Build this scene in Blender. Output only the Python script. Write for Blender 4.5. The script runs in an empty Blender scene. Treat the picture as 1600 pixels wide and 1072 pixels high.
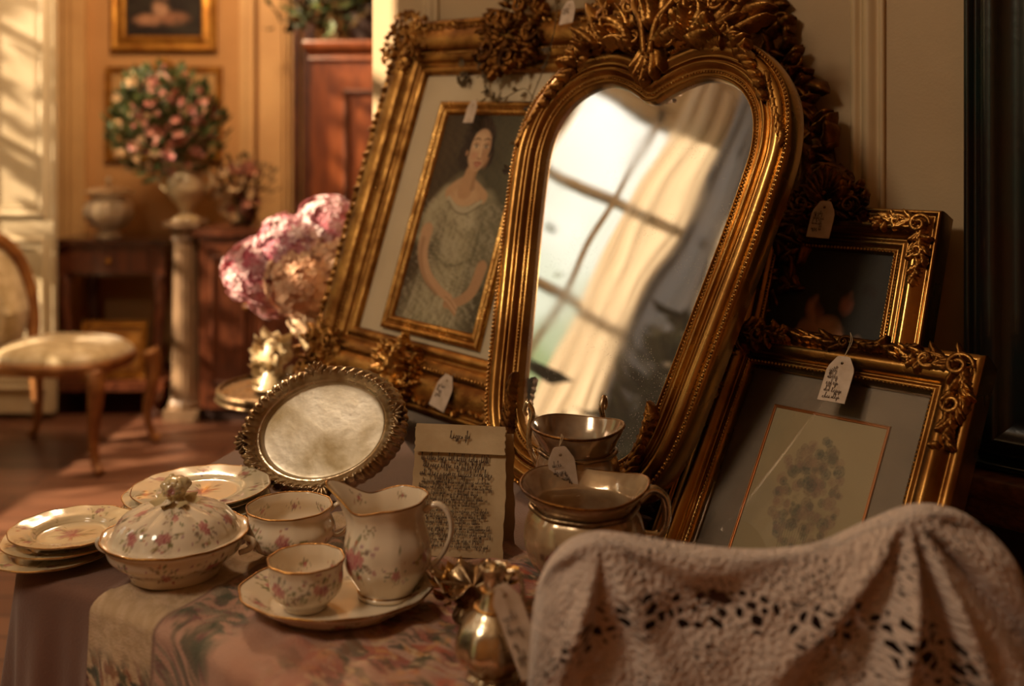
import bpy, math, random
import numpy as np
from mathutils import Vector, Matrix, Quaternion
PI = math.pi
SC = bpy.context.scene
COL = SC.collection
# ------------------------------------------------------------------ camera
H = 1.15; F = 1600.0; YH = 235.0
cd = bpy.data.cameras.new('camera'); cam = bpy.data.objects.new('camera', cd); COL.objects.link(cam)
cam.location = (0, 0, H); cam.rotation_euler = (PI/2, 0, 0)
cd.lens = 36; cd.sensor_width = 36; cd.shift_y = -(536-YH)/1600.0; cd.clip_start = .02
cd.dof.use_dof = True; cd.dof.focus_distance = 1.08; cd.dof.aperture_fstop = 3.4
SC.camera = cam
# ------------------------------------------------------------------ world (garden and sky outside the windows)
w = bpy.data.worlds.new('garden_sky'); SC.world = w; w.use_nodes = True
nt = w.node_tree; nt.nodes.clear()
tc = nt.nodes.new('ShaderNodeTexCoord'); sx = nt.nodes.new('ShaderNodeSeparateXYZ')
nz = nt.nodes.new('ShaderNodeTexNoise'); nz.inputs['Scale'].default_value = 7; nz.inputs['Detail'].default_value = 3
ma = nt.nodes.new('ShaderNodeMath'); ma.operation = 'MULTIPLY_ADD'; ma.inputs[1].default_value = .36; ma.inputs[2].default_value = -.18
ad = nt.nodes.new('ShaderNodeMath'); ad.operation = 'ADD'
cr = nt.nodes.new('ShaderNodeValToRGB'); e = cr.color_ramp.elements
e[0].position = .0; e[0].color = (.02, .02, .01, 1); e[1].position = .80; e[1].color = (1, .90, .76, 1)
x = e.new(.16); x.color = (.04, .045, .016, 1); x = e.new(.30); x.color = (.060, .070, .032, 1); x = e.new(.40); x.color = (.145, .145, .115, 1); x = e.new(.54); x.color = (.21, .195, .17, 1); x = e.new(.66); x.color = (.75, .68, .58, 1)
bg = nt.nodes.new('ShaderNodeBackground'); bg.inputs['Strength'].default_value = 9.0
wo = nt.nodes.new('ShaderNodeOutputWorld'); L = nt.links.new
L(tc.outputs['Generated'], sx.inputs[0]); L(tc.outputs['Generated'], nz.inputs['Vector'])
L(nz.outputs['Fac'], ma.inputs[0]); L(ma.outputs[0], ad.inputs[0]); L(sx.outputs['Z'], ad.inputs[1])
L(ad.outputs[0], cr.inputs[0]); L(cr.outputs[0], bg.inputs['Color']); L(bg.outputs[0], wo.inputs[0])
# ------------------------------------------------------------------ sun and window portals
def light(name, kind, loc, rot, **k):
    d = bpy.data.lights.new(name, kind); o = bpy.data.objects.new(name, d); COL.objects.link(o)
    o.location = loc; o.rotation_euler = rot
    for a, b in k.items(): setattr(d, a, b)
    return o
s = light('sun', 'SUN', (-5, 0, 4), (0, 0, 0), energy=15, angle=.012, color=(1, .76, .50))
s.rotation_euler = Vector((.80, .27, -.42)).to_track_quat('-Z', 'Y').to_euler()
WINS = [(-2.35, 2.62, 4.35, .35, 2.75), (-2.35, .60, 1.62, .55, 2.85), (-2.35, -1.7, -.40, .35, 2.85)]  # the last window, never in view, is added for fill light
for (wx, y0, y1, z0, z1) in WINS:
    p = light('window_portal', 'AREA', (wx-.14, (y0+y1)/2, (z0+z1)/2), (0, -PI/2, 0), shape='RECTANGLE', size=z1-z0, size_y=y1-y0)
    p.data.cycles.is_portal = True
light('far_fill_light', 'POINT', (-1.2, 3.5, 2.5), (0, 0, 0), energy=105, color=(1, .68, .40), shadow_soft_size=.16)  # unseen warm fill added to brighten the far end of the room
light('near_fill_light', 'POINT', (-1.15, .1, 2.3), (0, 0, 0), energy=44, color=(1, .80, .58), shadow_soft_size=.22)  # soft warm fill added over the near room, no fixture built
SC.view_settings.view_transform = 'Standard'; SC.view_settings.look = 'None'
SC.view_settings.gamma = 1; SC.view_settings.use_curve_mapping = False
SC.view_settings.exposure = 0.1
SC.cycles.max_bounces = 8; SC.cycles.transparent_max_bounces = 16
SC.cycles.caustics_reflective = False; SC.cycles.caustics_refractive = False
SC.cycles.sample_clamp_indirect = 6

# ------------------------------------------------------------------ helpers
def lin(h):
    if not isinstance(h, str): return tuple(h)
    v = [int(h[i:i+2], 16)/255 for i in (0, 2, 4)]
    return tuple(c/12.92 if c <= .04045 else ((c+.055)/1.055)**2.4 for c in v)
MATS = {}
def mat(name, col, rough=.5, metal=0., col2=None, nscale=8, ndetail=4, bump=0., bscale=60, coat=0., attr=False, spec=.5,
        aniso=None, sheen=0., trans=0., ramp=(.35, .65), rough2=None):
    m = bpy.data.materials.new(name); m.use_nodes = True; MATS[name] = m
    nt = m.node_tree; L = nt.links.new; b = nt.nodes['Principled BSDF']
    b.inputs['Roughness'].default_value = rough; b.inputs['Metallic'].default_value = metal
    b.inputs['Coat Weight'].default_value = coat; b.inputs['Coat Roughness'].default_value = .06
    b.inputs['Specular IOR Level'].default_value = spec; b.inputs['Sheen Weight'].default_value = sheen
    b.inputs['Transmission Weight'].default_value = trans
    tc = nt.nodes.new('ShaderNodeTexCoord'); mp = nt.nodes.new('ShaderNodeMapping'); L(tc.outputs['Object'], mp.inputs[0])
    if aniso: mp.inputs['Scale'].default_value = aniso
    c = lin(col)
    nz = nt.nodes.new('ShaderNodeTexNoise'); nz.inputs['Scale'].default_value = nscale; nz.inputs['Detail'].default_value = ndetail
    L(mp.outputs[0], nz.inputs['Vector'])
    rp = nt.nodes.new('ShaderNodeMapRange'); rp.inputs[1].default_value = ramp[0]; rp.inputs[2].default_value = ramp[1]
    L(nz.outputs['Fac'], rp.inputs[0])
    if attr:
        at = nt.nodes.new('ShaderNodeAttribute'); at.attribute_name = 'Col'
        if col2:
            mx = nt.nodes.new('ShaderNodeMix'); mx.data_type = 'RGBA'; mx.blend_type = 'MULTIPLY'
            L(rp.outputs[0], mx.inputs[0]); L(at.outputs['Color'], mx.inputs[6]); mx.inputs[7].default_value = (*lin(col2), 1)
            L(mx.outputs[2], b.inputs['Base Color'])
        else: L(at.outputs['Color'], b.inputs['Base Color'])
    elif col2:
        mx = nt.nodes.new('ShaderNodeMix'); mx.data_type = 'RGBA'
        mx.inputs[6].default_value = (*c, 1); mx.inputs[7].default_value = (*lin(col2), 1)
        L(rp.outputs[0], mx.inputs[0]); L(mx.outputs[2], b.inputs['Base Color'])
    else: b.inputs['Base Color'].default_value = (*c, 1)
    if rough2 is not None:
        r2 = nt.nodes.new('ShaderNodeMapRange'); r2.inputs[1].default_value = ramp[0]; r2.inputs[2].default_value = ramp[1]
        r2.inputs[3].default_value = rough; r2.inputs[4].default_value = rough2
        L(nz.outputs['Fac'], r2.inputs[0]); L(r2.outputs[0], b.inputs['Roughness'])
    if bump:
        n2 = nt.nodes.new('ShaderNodeTexNoise'); n2.inputs['Scale'].default_value = bscale; n2.inputs['Detail'].default_value = 3
        L(mp.outputs[0], n2.inputs['Vector'])
        bp = nt.nodes.new('ShaderNodeBump'); bp.inputs['Strength'].default_value = bump; bp.inputs['Distance'].default_value = .002
        L(n2.outputs['Fac'], bp.inputs['Height']); L(bp.outputs[0], b.inputs['Normal'])
    return m
def tint(o, col):      # principled tint helper
    return o
mat('gold', 'b58748', .30, 1, '6b431d', 26, 5, .5, 240, rough2=.5)
mat('gold_bright', 'cfa25c', .24, 1, '8f6330', 40, 4, .35, 300, rough2=.4)
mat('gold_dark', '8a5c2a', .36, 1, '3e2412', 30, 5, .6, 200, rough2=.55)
mat('gold_far', 'b98538', .4, .8, '8a5820', 12, 3)
mat('bole', '6e2f1c', .5, .3, '3a180e', 30, 4)
mat('gold_smooth', 'bd9252', .2, 1, '7a5226', 10, 4, .12, 120, rough2=.36)
mat('silver', 'd9cbb0', .18, 1, '8f7350', 22, 5, .25, 160, rough2=.38)
mat('silver_tarnish', 'b59a76', .25, 1, '4c3826', 30, 5, .5, 120, rough2=.45)
mat('tray_plate', 'f8efdc', .28, .5, 'a8946e', 14, 6, .25, 60, rough2=.5)
mat('porcelain', 'ffffff', .12, 0, attr=True, coat=.6, bump=.06, bscale=30)
mat('lustre', 'ffffff', .16, .35, attr=True, col2='a87d55', nscale=18, coat=.8, bump=.2, bscale=50)
mat('paint_canvas', 'ffffff', .6, 0, attr=True, bump=.2, bscale=700, spec=.25)
mat('mat_board', 'cdbb9b', .8, 0, 'c1ad8b', 5, 4, .1, 400)
mat('grey_mat_board', '8d7c68', .75, 0, '6f6050', 9, 5, .1, 400)
mat('tag_paper', 'cdb9a6', .8, 0, 'b8a28c', 60, 4)
mat('letter_paper', 'c4ad88', .85, 0, 'a48a64', 16, 5, .15, 120)
mat('ink', '45301f', .7)
mat('string', 'b5a080', .9)
mat('wall_paint', 'b59c78', .72, 0, 'a78d69', 3, 5, .12, 300)
mat('wall_far', 'b98a54', .75, 0, 'a97a46', 2, 4, .1, 200)
mat('wall_trim', 'c2a880', .55, 0, 'b0966e', 6, 4, .08, 120)
mat('trim_far', 'd0a870', .6, 0, 'bf9560', 3, 4)
mat('wainscot', '3a241a', .5, 0, '281812', 6, 4, .1, 120)
mat('shelf_wood', '7a543a', .45, 0, '5a3a28', 20, 4, aniso=(1, 8, 8))
mat('white_trim', 'c9ba9c', .5, 0, 'b5a382', 4, 4)
mat('ceiling_paint', 'b8a488', .9)
mat('dark_frame', '0c1a16', .3, 0, '1a0f0c', 10, 4, .2, 90, coat=.3)
mat('mahogany', '643620', .3, 0, '422012', 12, 5, aniso=(6, 6, 1), coat=.3)
mat('orange_wood', '82441f', .35, 0, '643014', 7, 5, aniso=(6, 6, 1), coat=.2)
mat('gilt_wood', 'a5713c', .45, .2, '7a4a24', 14, 4)
mat('pearl_silver', 'f2e6cc', .3, .25, 'd0bc98', 9, 3, coat=.3)
mat('upholstery', 'd2c09a', .42, 0, 'b09a70', 30, 3, sheen=.3)
mat('base_cloth', '745040', .85, 0, '5c3e30', 5, 5, .3, 380, sheen=.3)
mat('green_leaf', '4c5a26', .6, 0, '2a3312', 20, 3)
mat('dark_leaf', '2c3a16', .6, 0, '171f0a', 20, 3)
mat('dry_leaf', '6a5228', .7, 0, '3a2a14', 30, 3)
mat('dry_flower', '9a6048', .8, 0, '6e3c30', 30, 3)
mat('cream_flower', 'd8bd94', .8, 0, 'b08e68', 30, 3)
mat('pink_flower', 'c77a78', .8, 0, 'd8a890', 30, 3)
mat('petal', 'ffffff', .6, 0, attr=True, sheen=.2)
mat('console_top', '4a2c1e', .25, 0, '35190f', 8, coat=.4)
mat('marble', '8f7458', .4, 0, '6e563f', 6, 5, coat=.2)
mat('white_ceramic', 'c8b490', .25, 0, 'a8926c', 9, 3, coat=.4)
mat('dark_wood', '2c1810', .5)
mat('chair_cloth', '4a3028', .9)
mat('tapestry', 'ffffff', .85, 0, attr=True, bump=.5, bscale=500, sheen=.2)
mat('pink_gilt', 'b0703f', .3, .8)

# gilt frame glazing (thin glass sheet): clear with a fresnel reflection
def glass_sheet(name, tintc=(1, 1, 1)):
    m = bpy.data.materials.new(name); m.use_nodes = True; MATS[name] = m
    nt = m.node_tree; nt.nodes.clear(); L = nt.links.new
    t = nt.nodes.new('ShaderNodeBsdfTransparent'); t.inputs[0].default_value = (*tintc, 1)
    g = nt.nodes.new('ShaderNodeBsdfGlossy'); g.inputs['Roughness'].default_value = .03
    f = nt.nodes.new('ShaderNodeFresnel'); f.inputs[0].default_value = 1.5
    mx = nt.nodes.new('ShaderNodeMixShader'); o = nt.nodes.new('ShaderNodeOutputMaterial')
    L(f.outputs[0], mx.inputs[0]); L(t.outputs[0], mx.inputs[1]); L(g.outputs[0], mx.inputs[2]); L(mx.outputs[0], o.inputs[0])
glass_sheet('glass')
# old mirror glass: silvering with fine foxing and dust
def mirror_material():
    m = bpy.data.materials.new('mirror_glass'); m.use_nodes = True; MATS['mirror_glass'] = m
    nt = m.node_tree; L = nt.links.new; b = nt.nodes['Principled BSDF']
    b.inputs['Metallic'].default_value = 1; b.inputs['Roughness'].default_value = .02
    tc = nt.nodes.new('ShaderNodeTexCoord')
    vo = nt.nodes.new('ShaderNodeTexVoronoi'); vo.inputs['Scale'].default_value = 380; L(tc.outputs['Object'], vo.inputs['Vector'])
    lt = nt.nodes.new('ShaderNodeMath'); lt.operation = 'LESS_THAN'; lt.inputs[1].default_value = .16; L(vo.outputs['Distance'], lt.inputs[0])
    nz = nt.nodes.new('ShaderNodeTexNoise'); nz.inputs['Scale'].default_value = 9; nz.inputs['Detail'].default_value = 6; L(tc.outputs['Object'], nz.inputs['Vector'])
    mr = nt.nodes.new('ShaderNodeMapRange'); mr.inputs[1].default_value = .38; mr.inputs[2].default_value = .75; mr.inputs[3].default_value = .012; mr.inputs[4].default_value = .09
    L(nz.outputs['Fac'], mr.inputs[0]); L(mr.outputs[0], b.inputs['Roughness'])
    n2 = nt.nodes.new('ShaderNodeTexNoise'); n2.inputs['Scale'].default_value = 14; L(tc.outputs['Object'], n2.inputs['Vector'])
    g2 = nt.nodes.new('ShaderNodeMath'); g2.operation = 'GREATER_THAN'; g2.inputs[1].default_value = .53; L(n2.outputs['Fac'], g2.inputs[0])
    mu = nt.nodes.new('ShaderNodeMath'); mu.operation = 'MULTIPLY'; L(lt.outputs[0], mu.inputs[0]); L(g2.outputs[0], mu.inputs[1])
    mx = nt.nodes.new('ShaderNodeMix'); mx.data_type = 'RGBA'; L(mu.outputs[0], mx.inputs[0])
    mx.inputs[6].default_value = (.80, .78, .74, 1); mx.inputs[7].default_value = (.95, .9, .8, 1); L(mx.outputs[2], b.inputs['Base Color'])
    df = nt.nodes.new('ShaderNodeBsdfDiffuse'); df.inputs[0].default_value = (.62, .56, .46, 1)
    ms = nt.nodes.new('ShaderNodeMixShader')
    m2 = nt.nodes.new('ShaderNodeMath'); m2.operation = 'MULTIPLY_ADD'; m2.inputs[1].default_value = .5; m2.inputs[2].default_value = .11; L(mu.outputs[0], m2.inputs[0])
    L(m2.outputs[0], ms.inputs[0]); L(b.outputs[0], ms.inputs[1]); L(df.outputs[0], ms.inputs[2])
    L(ms.outputs[0], nt.nodes['Material Output'].inputs[0])
    # slightly wavy hand-made glass
    wv = nt.nodes.new('ShaderNodeTexNoise'); wv.inputs['Scale'].default_value = 5; wv.inputs['Detail'].default_value = 1; L(tc.outputs['Object'], wv.inputs['Vector'])
    bp = nt.nodes.new('ShaderNodeBump'); bp.inputs['Strength'].default_value = .35; bp.inputs['Distance'].default_value = .004
    L(wv.outputs['Fac'], bp.inputs['Height']); L(bp.outputs[0], b.inputs['Normal'])
mirror_material()
# crochet lace: real openings in the cloth
def lace_material():
    m = bpy.data.materials.new('crochet_lace'); m.use_nodes = True; MATS['crochet_lace'] = m
    nt = m.node_tree; L = nt.links.new; b = nt.nodes['Principled BSDF']
    b.inputs['Base Color'].default_value = (*lin('cbb5a8'), 1); b.inputs['Roughness'].default_value = .9; b.inputs['Sheen Weight'].default_value = .4
    uv = nt.nodes.new('ShaderNodeAttribute'); uv.attribute_name = 'Col'    # cloth-space coordinates (metres x 1)
    vec = uv.outputs['Vector']
    def vor(scale, feat='DISTANCE_TO_EDGE'):
        v = nt.nodes.new('ShaderNodeTexVoronoi'); v.feature = feat; v.inputs['Scale'].default_value = scale; L(vec, v.inputs['Vector']); return v
    def mth(op, a, bb=None, c=None):
        n = nt.nodes.new('ShaderNodeMath'); n.operation = op
        for i, q in enumerate((a, bb, c)):
            if q is None: continue
            if isinstance(q, (int, float)): n.inputs[i].default_value = q
            else: L(q, n.inputs[i])
        return n.outputs[0]
    sep = nt.nodes.new('ShaderNodeSeparateXYZ'); L(vec, sep.inputs[0])
    # concentric pattern bands about a doily centre
    dx = mth('SUBTRACT', sep.outputs['X'], .17); dy = mth('SUBTRACT', sep.outputs['Y'], .155)
    rr = mth('SQRT', mth('ADD', mth('MULTIPLY', dx, dx), mth('MULTIPLY', dy, dy)))
    band = mth('GREATER_THAN', mth('SINE', mth('MULTIPLY_ADD', rr, 62., .9)), .80)
    edge = mth('LESS_THAN', sep.outputs['X'], .05)
    edge2 = mth('GREATER_THAN', sep.outputs['X'], .345)
    big = mth('MAXIMUM', mth('MAXIMUM', band, edge), edge2)
    vb = vor(175); vs = vor(430)
    hb = mth('MULTIPLY', mth('GREATER_THAN', vb.outputs['Distance'], .17), big)
    nz = nt.nodes.new('ShaderNodeTexNoise'); nz.inputs['Scale'].default_value = 26; L(vec, nz.inputs['Vector'])
    hs = mth('MULTIPLY', mth('GREATER_THAN', vs.outputs['Distance'], .24), mth('GREATER_THAN', nz.outputs['Fac'], .54))
    hole = mth('MAXIMUM', hb, hs)
    tr = nt.nodes.new('ShaderNodeBsdfTransparent'); ms = nt.nodes.new('ShaderNodeMixShader')
    L(hole, ms.inputs[0]); L(b.outputs[0], ms.inputs[1]); L(tr.outputs[0], ms.inputs[2]); L(ms.outputs[0], nt.nodes['Material Output'].inputs[0])
    n2 = nt.nodes.new('ShaderNodeTexVoronoi'); n2.inputs['Scale'].default_value = 420; L(vec, n2.inputs['Vector'])
    bp = nt.nodes.new('ShaderNodeBump'); bp.inputs['Strength'].default_value = 1.; bp.inputs['Distance'].default_value = .004
    L(n2.outputs['Distance'], bp.inputs['Height']); L(bp.outputs[0], b.inputs['Normal'])
lace_material()
# thin cream curtain cloth that lets some daylight through
def sheer(name, col, k):
    m = bpy.data.materials.new(name); m.use_nodes = True; MATS[name] = m
    nt = m.node_tree; nt.nodes.clear(); L = nt.links.new
    d = nt.nodes.new('ShaderNodeBsdfDiffuse'); t = nt.nodes.new('ShaderNodeBsdfTranslucent'); mx = nt.nodes.new('ShaderNodeMixShader'); o = nt.nodes.new('ShaderNodeOutputMaterial')
    d.inputs[0].default_value = (*lin(col), 1); t.inputs[0].default_value = (*lin(col), 1); mx.inputs[0].default_value = k
    L(d.outputs[0], mx.inputs[1]); L(t.outputs[0], mx.inputs[2]); L(mx.outputs[0], o.inputs[0])
sheer('curtain_slate', '7b808c', .15); sheer('curtain_cream', 'e0d4c2', .45); sheer('curtain_tan', 'a88d70', .35)
def floor_material():
    m = bpy.data.materials.new('parquet'); m.use_nodes = True; MATS['parquet'] = m
    nt = m.node_tree; L = nt.links.new; b = nt.nodes['Principled BSDF']; b.inputs['Roughness'].default_value = .42
    tc = nt.nodes.new('ShaderNodeTexCoord')
    br = nt.nodes.new('ShaderNodeTexBrick'); br.inputs['Scale'].default_value = 1; br.inputs['Brick Width'].default_value = 1.1; br.inputs['Row Height'].default_value = .11
    br.inputs['Mortar Size'].default_value = .004
    br.inputs['Color1'].default_value = (*lin('75503c'), 1); br.inputs['Color2'].default_value = (*lin('603c2a'), 1); br.inputs['Mortar'].default_value = (*lin('2a140a'), 1)
    L(tc.outputs['Object'], br.inputs['Vector']); L(br.outputs['Color'], b.inputs['Base Color'])
floor_material()

class MB:
    def __init__(s): s.v = []; s.f = []; s.n = 0; s.c = []
    def add(s, V, Fc, col=None):
        V = np.asarray(V, float).reshape(-1, 3)
        s.v.append(V); s.f += [tuple(i+s.n for i in f) for f in Fc]; s.n += len(V)
        if col is None: col = (1, 1, 1)
        col = np.asarray(col, float)
        s.c.append(np.broadcast_to(col, (len(V), 3)) if col.ndim == 1 else col.reshape(-1, 3))
        return s
    def grid(s, P, cu=False, cv=False, col=None, flip=False):
        n, m = P.shape[:2]; fs = []
        for i in range(n if cu else n-1):
            a = i*m; b = ((i+1) % n)*m
            for j in range(m if cv else m-1):
                k = (j+1) % m
                fs.append((a+j, b+j, b+k, a+k) if not flip else (a+k, b+k, b+j, a+j))
        return s.add(P, fs, col)
    def box(s, x0, x1, y0, y1, z0, z1, col=None):
        V = [(x, y, z) for x in (x0, x1) for y in (y0, y1) for z in (z0, z1)]
        return s.add(V, [(0, 1, 3, 2), (4, 6, 7, 5), (0, 4, 5, 1), (2, 3, 7, 6), (0, 2, 6, 4), (1, 5, 7, 3)], col)
    def tube(s, pts, r, n=10, col=None, flat=1., cap=True):
        P = np.array(pts, float); N = len(P); r = np.broadcast_to(np.asarray(r, float), (N,)) if np.ndim(r) < 1 or len(np.atleast_1d(r)) == 1 else np.interp(np.linspace(0, 1, N), np.linspace(0, 1, len(r)), r)
        T = np.gradient(P, axis=0); T /= np.linalg.norm(T, axis=1)[:, None]+1e-12
        ref = np.array([0, 0, 1.]) if abs(T[0][2]) < .9 else np.array([1., 0, 0])
        A = np.cross(T[0], ref); A /= np.linalg.norm(A); out = []
        for i in range(N):
            A = A-T[i]*(A@T[i]); A /= np.linalg.norm(A)+1e-12; B = np.cross(T[i], A)
            th = np.linspace(0, 2*PI, n, endpoint=False)
            out.append(P[i]+r[i]*(np.cos(th)[:, None]*A+flat*np.sin(th)[:, None]*B))
        out = np.array(out); b0 = s.n
        s.grid(out, cv=True, col=col)
        if cap:
            s.f.append(tuple(b0+k for k in range(n))); s.f.append(tuple(b0+(N-1)*n+k for k in reversed(range(n))))
        return s
    def ball(s, c, r, n=8, m=5, col=None):
        r = np.broadcast_to(np.asarray(r, float), (3,)); t = np.linspace(0, PI, m+1); p = np.linspace(0, 2*PI, n, endpoint=False)
        P = np.stack([np.outer(np.sin(t), np.cos(p))*r[0]+c[0], np.outer(np.sin(t), np.sin(p))*r[1]+c[1], np.outer(np.cos(t), np.ones(n))*r[2]+c[2]], -1)
        return s.grid(P, cv=True, col=col, flip=True)
    def lathe(s, prof, n=32, c=(0, 0, 0), col=None, deform=None):
        prof = np.array(prof, float); th = np.linspace(0, 2*PI, n, endpoint=False)
        R = np.repeat(prof[:, :1], n, 1); Z = np.repeat(prof[:, 1:2], n, 1); T = np.repeat(th[None], len(prof), 0)
        if deform: R, Z = deform(R, Z, T)
        P = np.stack([R*np.cos(T)+c[0], R*np.sin(T)+c[1], Z+c[2]], -1)
        return s.grid(P, cv=True, col=col)
    def leaf(s, b, ang, Ln, W, lift=.004, curl=.3, thick=None, bend=0., lobes=4, nt_=10, ns=7, col=None):
        # carved acanthus leaf lying on the local xy plane; its edges sink below the surface it lies on
        t = np.linspace(0, 1, nt_)[:, None]; sI = np.linspace(-1, 1, ns)[None]
        a = ang+bend*t
        cx = b[0]+np.cumsum(np.cos(a)*Ln/nt_, 0); cy = b[1]+np.cumsum(np.sin(a)*Ln/nt_, 0)
        wv = W*np.sin(PI*np.clip(.1+.9*t, 0, 1)**.75)**.8*(1+.28*np.cos(t*lobes*2*PI))+W*.04
        px = cx-np.sin(a)*wv*sI; py = cy+np.cos(a)*wv*sI
        hz = lift*(1.0+1.1*curl*t**2*np.sin(PI*t*.9))*(.35+.65*np.sqrt(np.clip(1-sI**2, 0, 1)))+lift*.35*np.cos(sI*PI*2)*(1-t)
        hz = np.where(np.abs(sI) > .98, -lift*.6, hz)
        hz = hz*np.where((t > .98) | (t < .02), .1, 1)
        return s.grid(np.stack([px, py, b[2]+hz], -1), col=col)
    def scroll(s, c, r0, turns, a0, tr, z=0., sgn=1, n=34, col=None):
        t = np.linspace(0, 1, n); rr = r0*(1-.82*t); a = a0+sgn*turns*2*PI*t
        P = np.stack([c[0]+rr*np.cos(a), c[1]+rr*np.sin(a), z+tr*.6*np.ones(n)+tr*1.5*t], -1)
        return s.tube(P, [tr*.7, tr, tr*.8, tr*.9], 8, col)
    def build(s, name, m, parent=None, smooth=True, M=None, color=False):
        V = np.concatenate(s.v) if s.v else np.zeros((0, 3))
        if M is not None:
            Mx = np.array(M); V = V@Mx[:3, :3].T+Mx[:3, 3]
        me = bpy.data.meshes.new(name); me.from_pydata(V.tolist(), [], s.f); me.update()
        if smooth: me.polygons.foreach_set('use_smooth', [True]*len(me.polygons))
        if color:
            at = me.color_attributes.new('Col', 'FLOAT_COLOR', 'POINT')
            Cc = np.concatenate(s.c); Cc = np.concatenate([Cc, np.ones((len(Cc), 1))], 1); at.data.foreach_set('color', Cc.astype('f').ravel())
        me.materials.append(MATS[m] if isinstance(m, str) else m)
        o = bpy.data.objects.new(name, me); COL.objects.link(o)
        if parent is not None: o.parent = parent
        return o
def thing(name, label, cat, M=None, loc=None, rz=0, group=None):
    o = bpy.data.objects.new(name, None); COL.objects.link(o); o.empty_display_size = .02
    if M is not None: o.matrix_world = M
    else: o.location = loc or (0, 0, 0); o.rotation_euler = (0, 0, rz)
    o['label'] = label; o['category'] = cat
    if group: o['group'] = group
    return o
def tag(o, label, cat, group=None, kind=None):
    o['label'] = label; o['category'] = cat
    if group: o['group'] = group
    if kind: o['kind'] = kind
    return o
def struct(o): o['kind'] = 'structure'; return o
def at(u, v, Y): return ((u-800)/F*Y, Y, H-(v-YH)/F*Y)
def spl(pts, n, closed=False):           # Catmull-Rom through points
    P = np.array(pts, float); N = len(P)
    segs = N if closed else N-1; out = []
    for q in np.linspace(0, segs, n, endpoint=not closed):
        i = min(int(q), segs-1); t = q-i
        g = (lambda k: P[k % N]) if closed else (lambda k: P[min(max(k, 0), N-1)])
        a, b, c, d = g(i-1), g(i), g(i+1), g(i+2)
        out.append(.5*((2*b)+(-a+c)*t+(2*a-5*b+4*c-d)*t*t+(-a+3*b-3*c+d)*t**3))
    return np.array(out)
def planeM(O, a, th, ph=0):
    a, th, ph = map(math.radians, (a, th, ph))
    u = Vector((math.cos(a), -math.sin(a), 0)); b = Vector((math.sin(a), math.cos(a), 0)); v = Vector((0, 0, 1))*math.cos(th)+b*math.sin(th)
    U = u*math.cos(ph)+v*math.sin(ph); V = v*math.cos(ph)-u*math.sin(ph); N = U.cross(V)
    return Matrix(((U.x, V.x, N.x, O[0]), (U.y, V.y, N.y, O[1]), (U.z, V.z, N.z, O[2]), (0, 0, 0, 1)))

# ---- frames
def rect_moulding(x0, x1, y0, y1, prof, nseg=1, wob=0, rng=None):
    mb = MB(); prof = np.array(prof, float)
    cs = [(x0, y0), (x1, y0), (x1, y1), (x0, y1)]; inn = [(1, 1), (-1, 1), (-1, -1), (1, -1)]
    for k in range(4):
        a, b = cs[k], cs[(k+1) % 4]; ia, ib = inn[k], inn[(k+1) % 4]
        P = []
        for t in np.linspace(0, 1, nseg+1):
            row = [(a[0]+ia[0]*d+(b[0]+ib[0]*d-a[0]-ia[0]*d)*t, a[1]+ia[1]*d+(b[1]+ib[1]*d-a[1]-ia[1]*d)*t, z) for d, z in prof]
            P.append(row)
        mb.grid(np.array(P), flip=True)
    return mb
def path_moulding(path, prof):            # closed smooth 2-D path, prof offsets outwards
    P = np.array(path); T = np.roll(P, -1, 0)-np.roll(P, 1, 0); T /= np.linalg.norm(T, axis=1)[:, None]
    N = np.stack([T[:, 1], -T[:, 0]], 1)   # outward for a CCW path
    G = np.array([[(p[0]+n[0]*d, p[1]+n[1]*d, z) for d, z in prof] for p, n in zip(P, N)])
    return MB().grid(G, cu=True), P, N
def beads(mb, pts, r, squash=1., n=6, m=4):
    for p in pts: mb.ball(p, (r, r, r*squash), n, m)
def along_rect(x0, x1, y0, y1, step, z):
    out = []
    cs = [(x0, y0), (x1, y0), (x1, y1), (x0, y1)]
    for k in range(4):
        a, b = np.array(cs[k]), np.array(cs[(k+1) % 4]); n = max(2, int(np.linalg.norm(b-a)/step))
        for t in range(n): out.append((*(a+(b-a)*t/n), z))
    return out
def rounded(prof, n=5):                   # densify a profile with a spline
    return spl(prof, (len(prof)-1)*n+1)
def cluster(rng, c, R, z, n, lift=.006, a0=0, spread=2*PI, W=.35, scrolls=2, beadr=.002, lobes=4):
    mb = MB()
    for k in range(n*6):
        a = a0+spread*((k+.5)/(n*4)*1.0-.5)*1.0+rng.uniform(-.3, .3); a = a0+spread*(rng.random()-.5); rr = rng.random()**.6*.85; L_ = R*rng.uniform(.16, .34)
        mb.leaf((c[0]+math.cos(a)*R*rr, c[1]+math.sin(a)*R*rr, z+lift*(.9-rr)*.8), a+rng.gauss(0, .7), L_, L_*W*rng.uniform(.7, 1.2), lift*rng.uniform(.4, .8), rng.uniform(.2, 1.2), bend=rng.uniform(-1.3, 1.3), lobes=3, nt_=8, ns=5)
    for k in range(scrolls):
        a = a0+spread*(k+.5)/scrolls-spread/2
        mb.scroll((c[0]+math.cos(a)*R*.6, c[1]+math.sin(a)*R*.6), R*.24, 1.2, a, R*.05, z+lift*.6, rng.choice((-1, 1)), 18)
    for k in range(5):
        mb.ball((c[0]+rng.uniform(-.2, .2)*R, c[1]+rng.uniform(-.2, .2)*R, z+lift*1.1), beadr*rng.uniform(.8, 1.6), 6, 4)
    return mb
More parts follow.
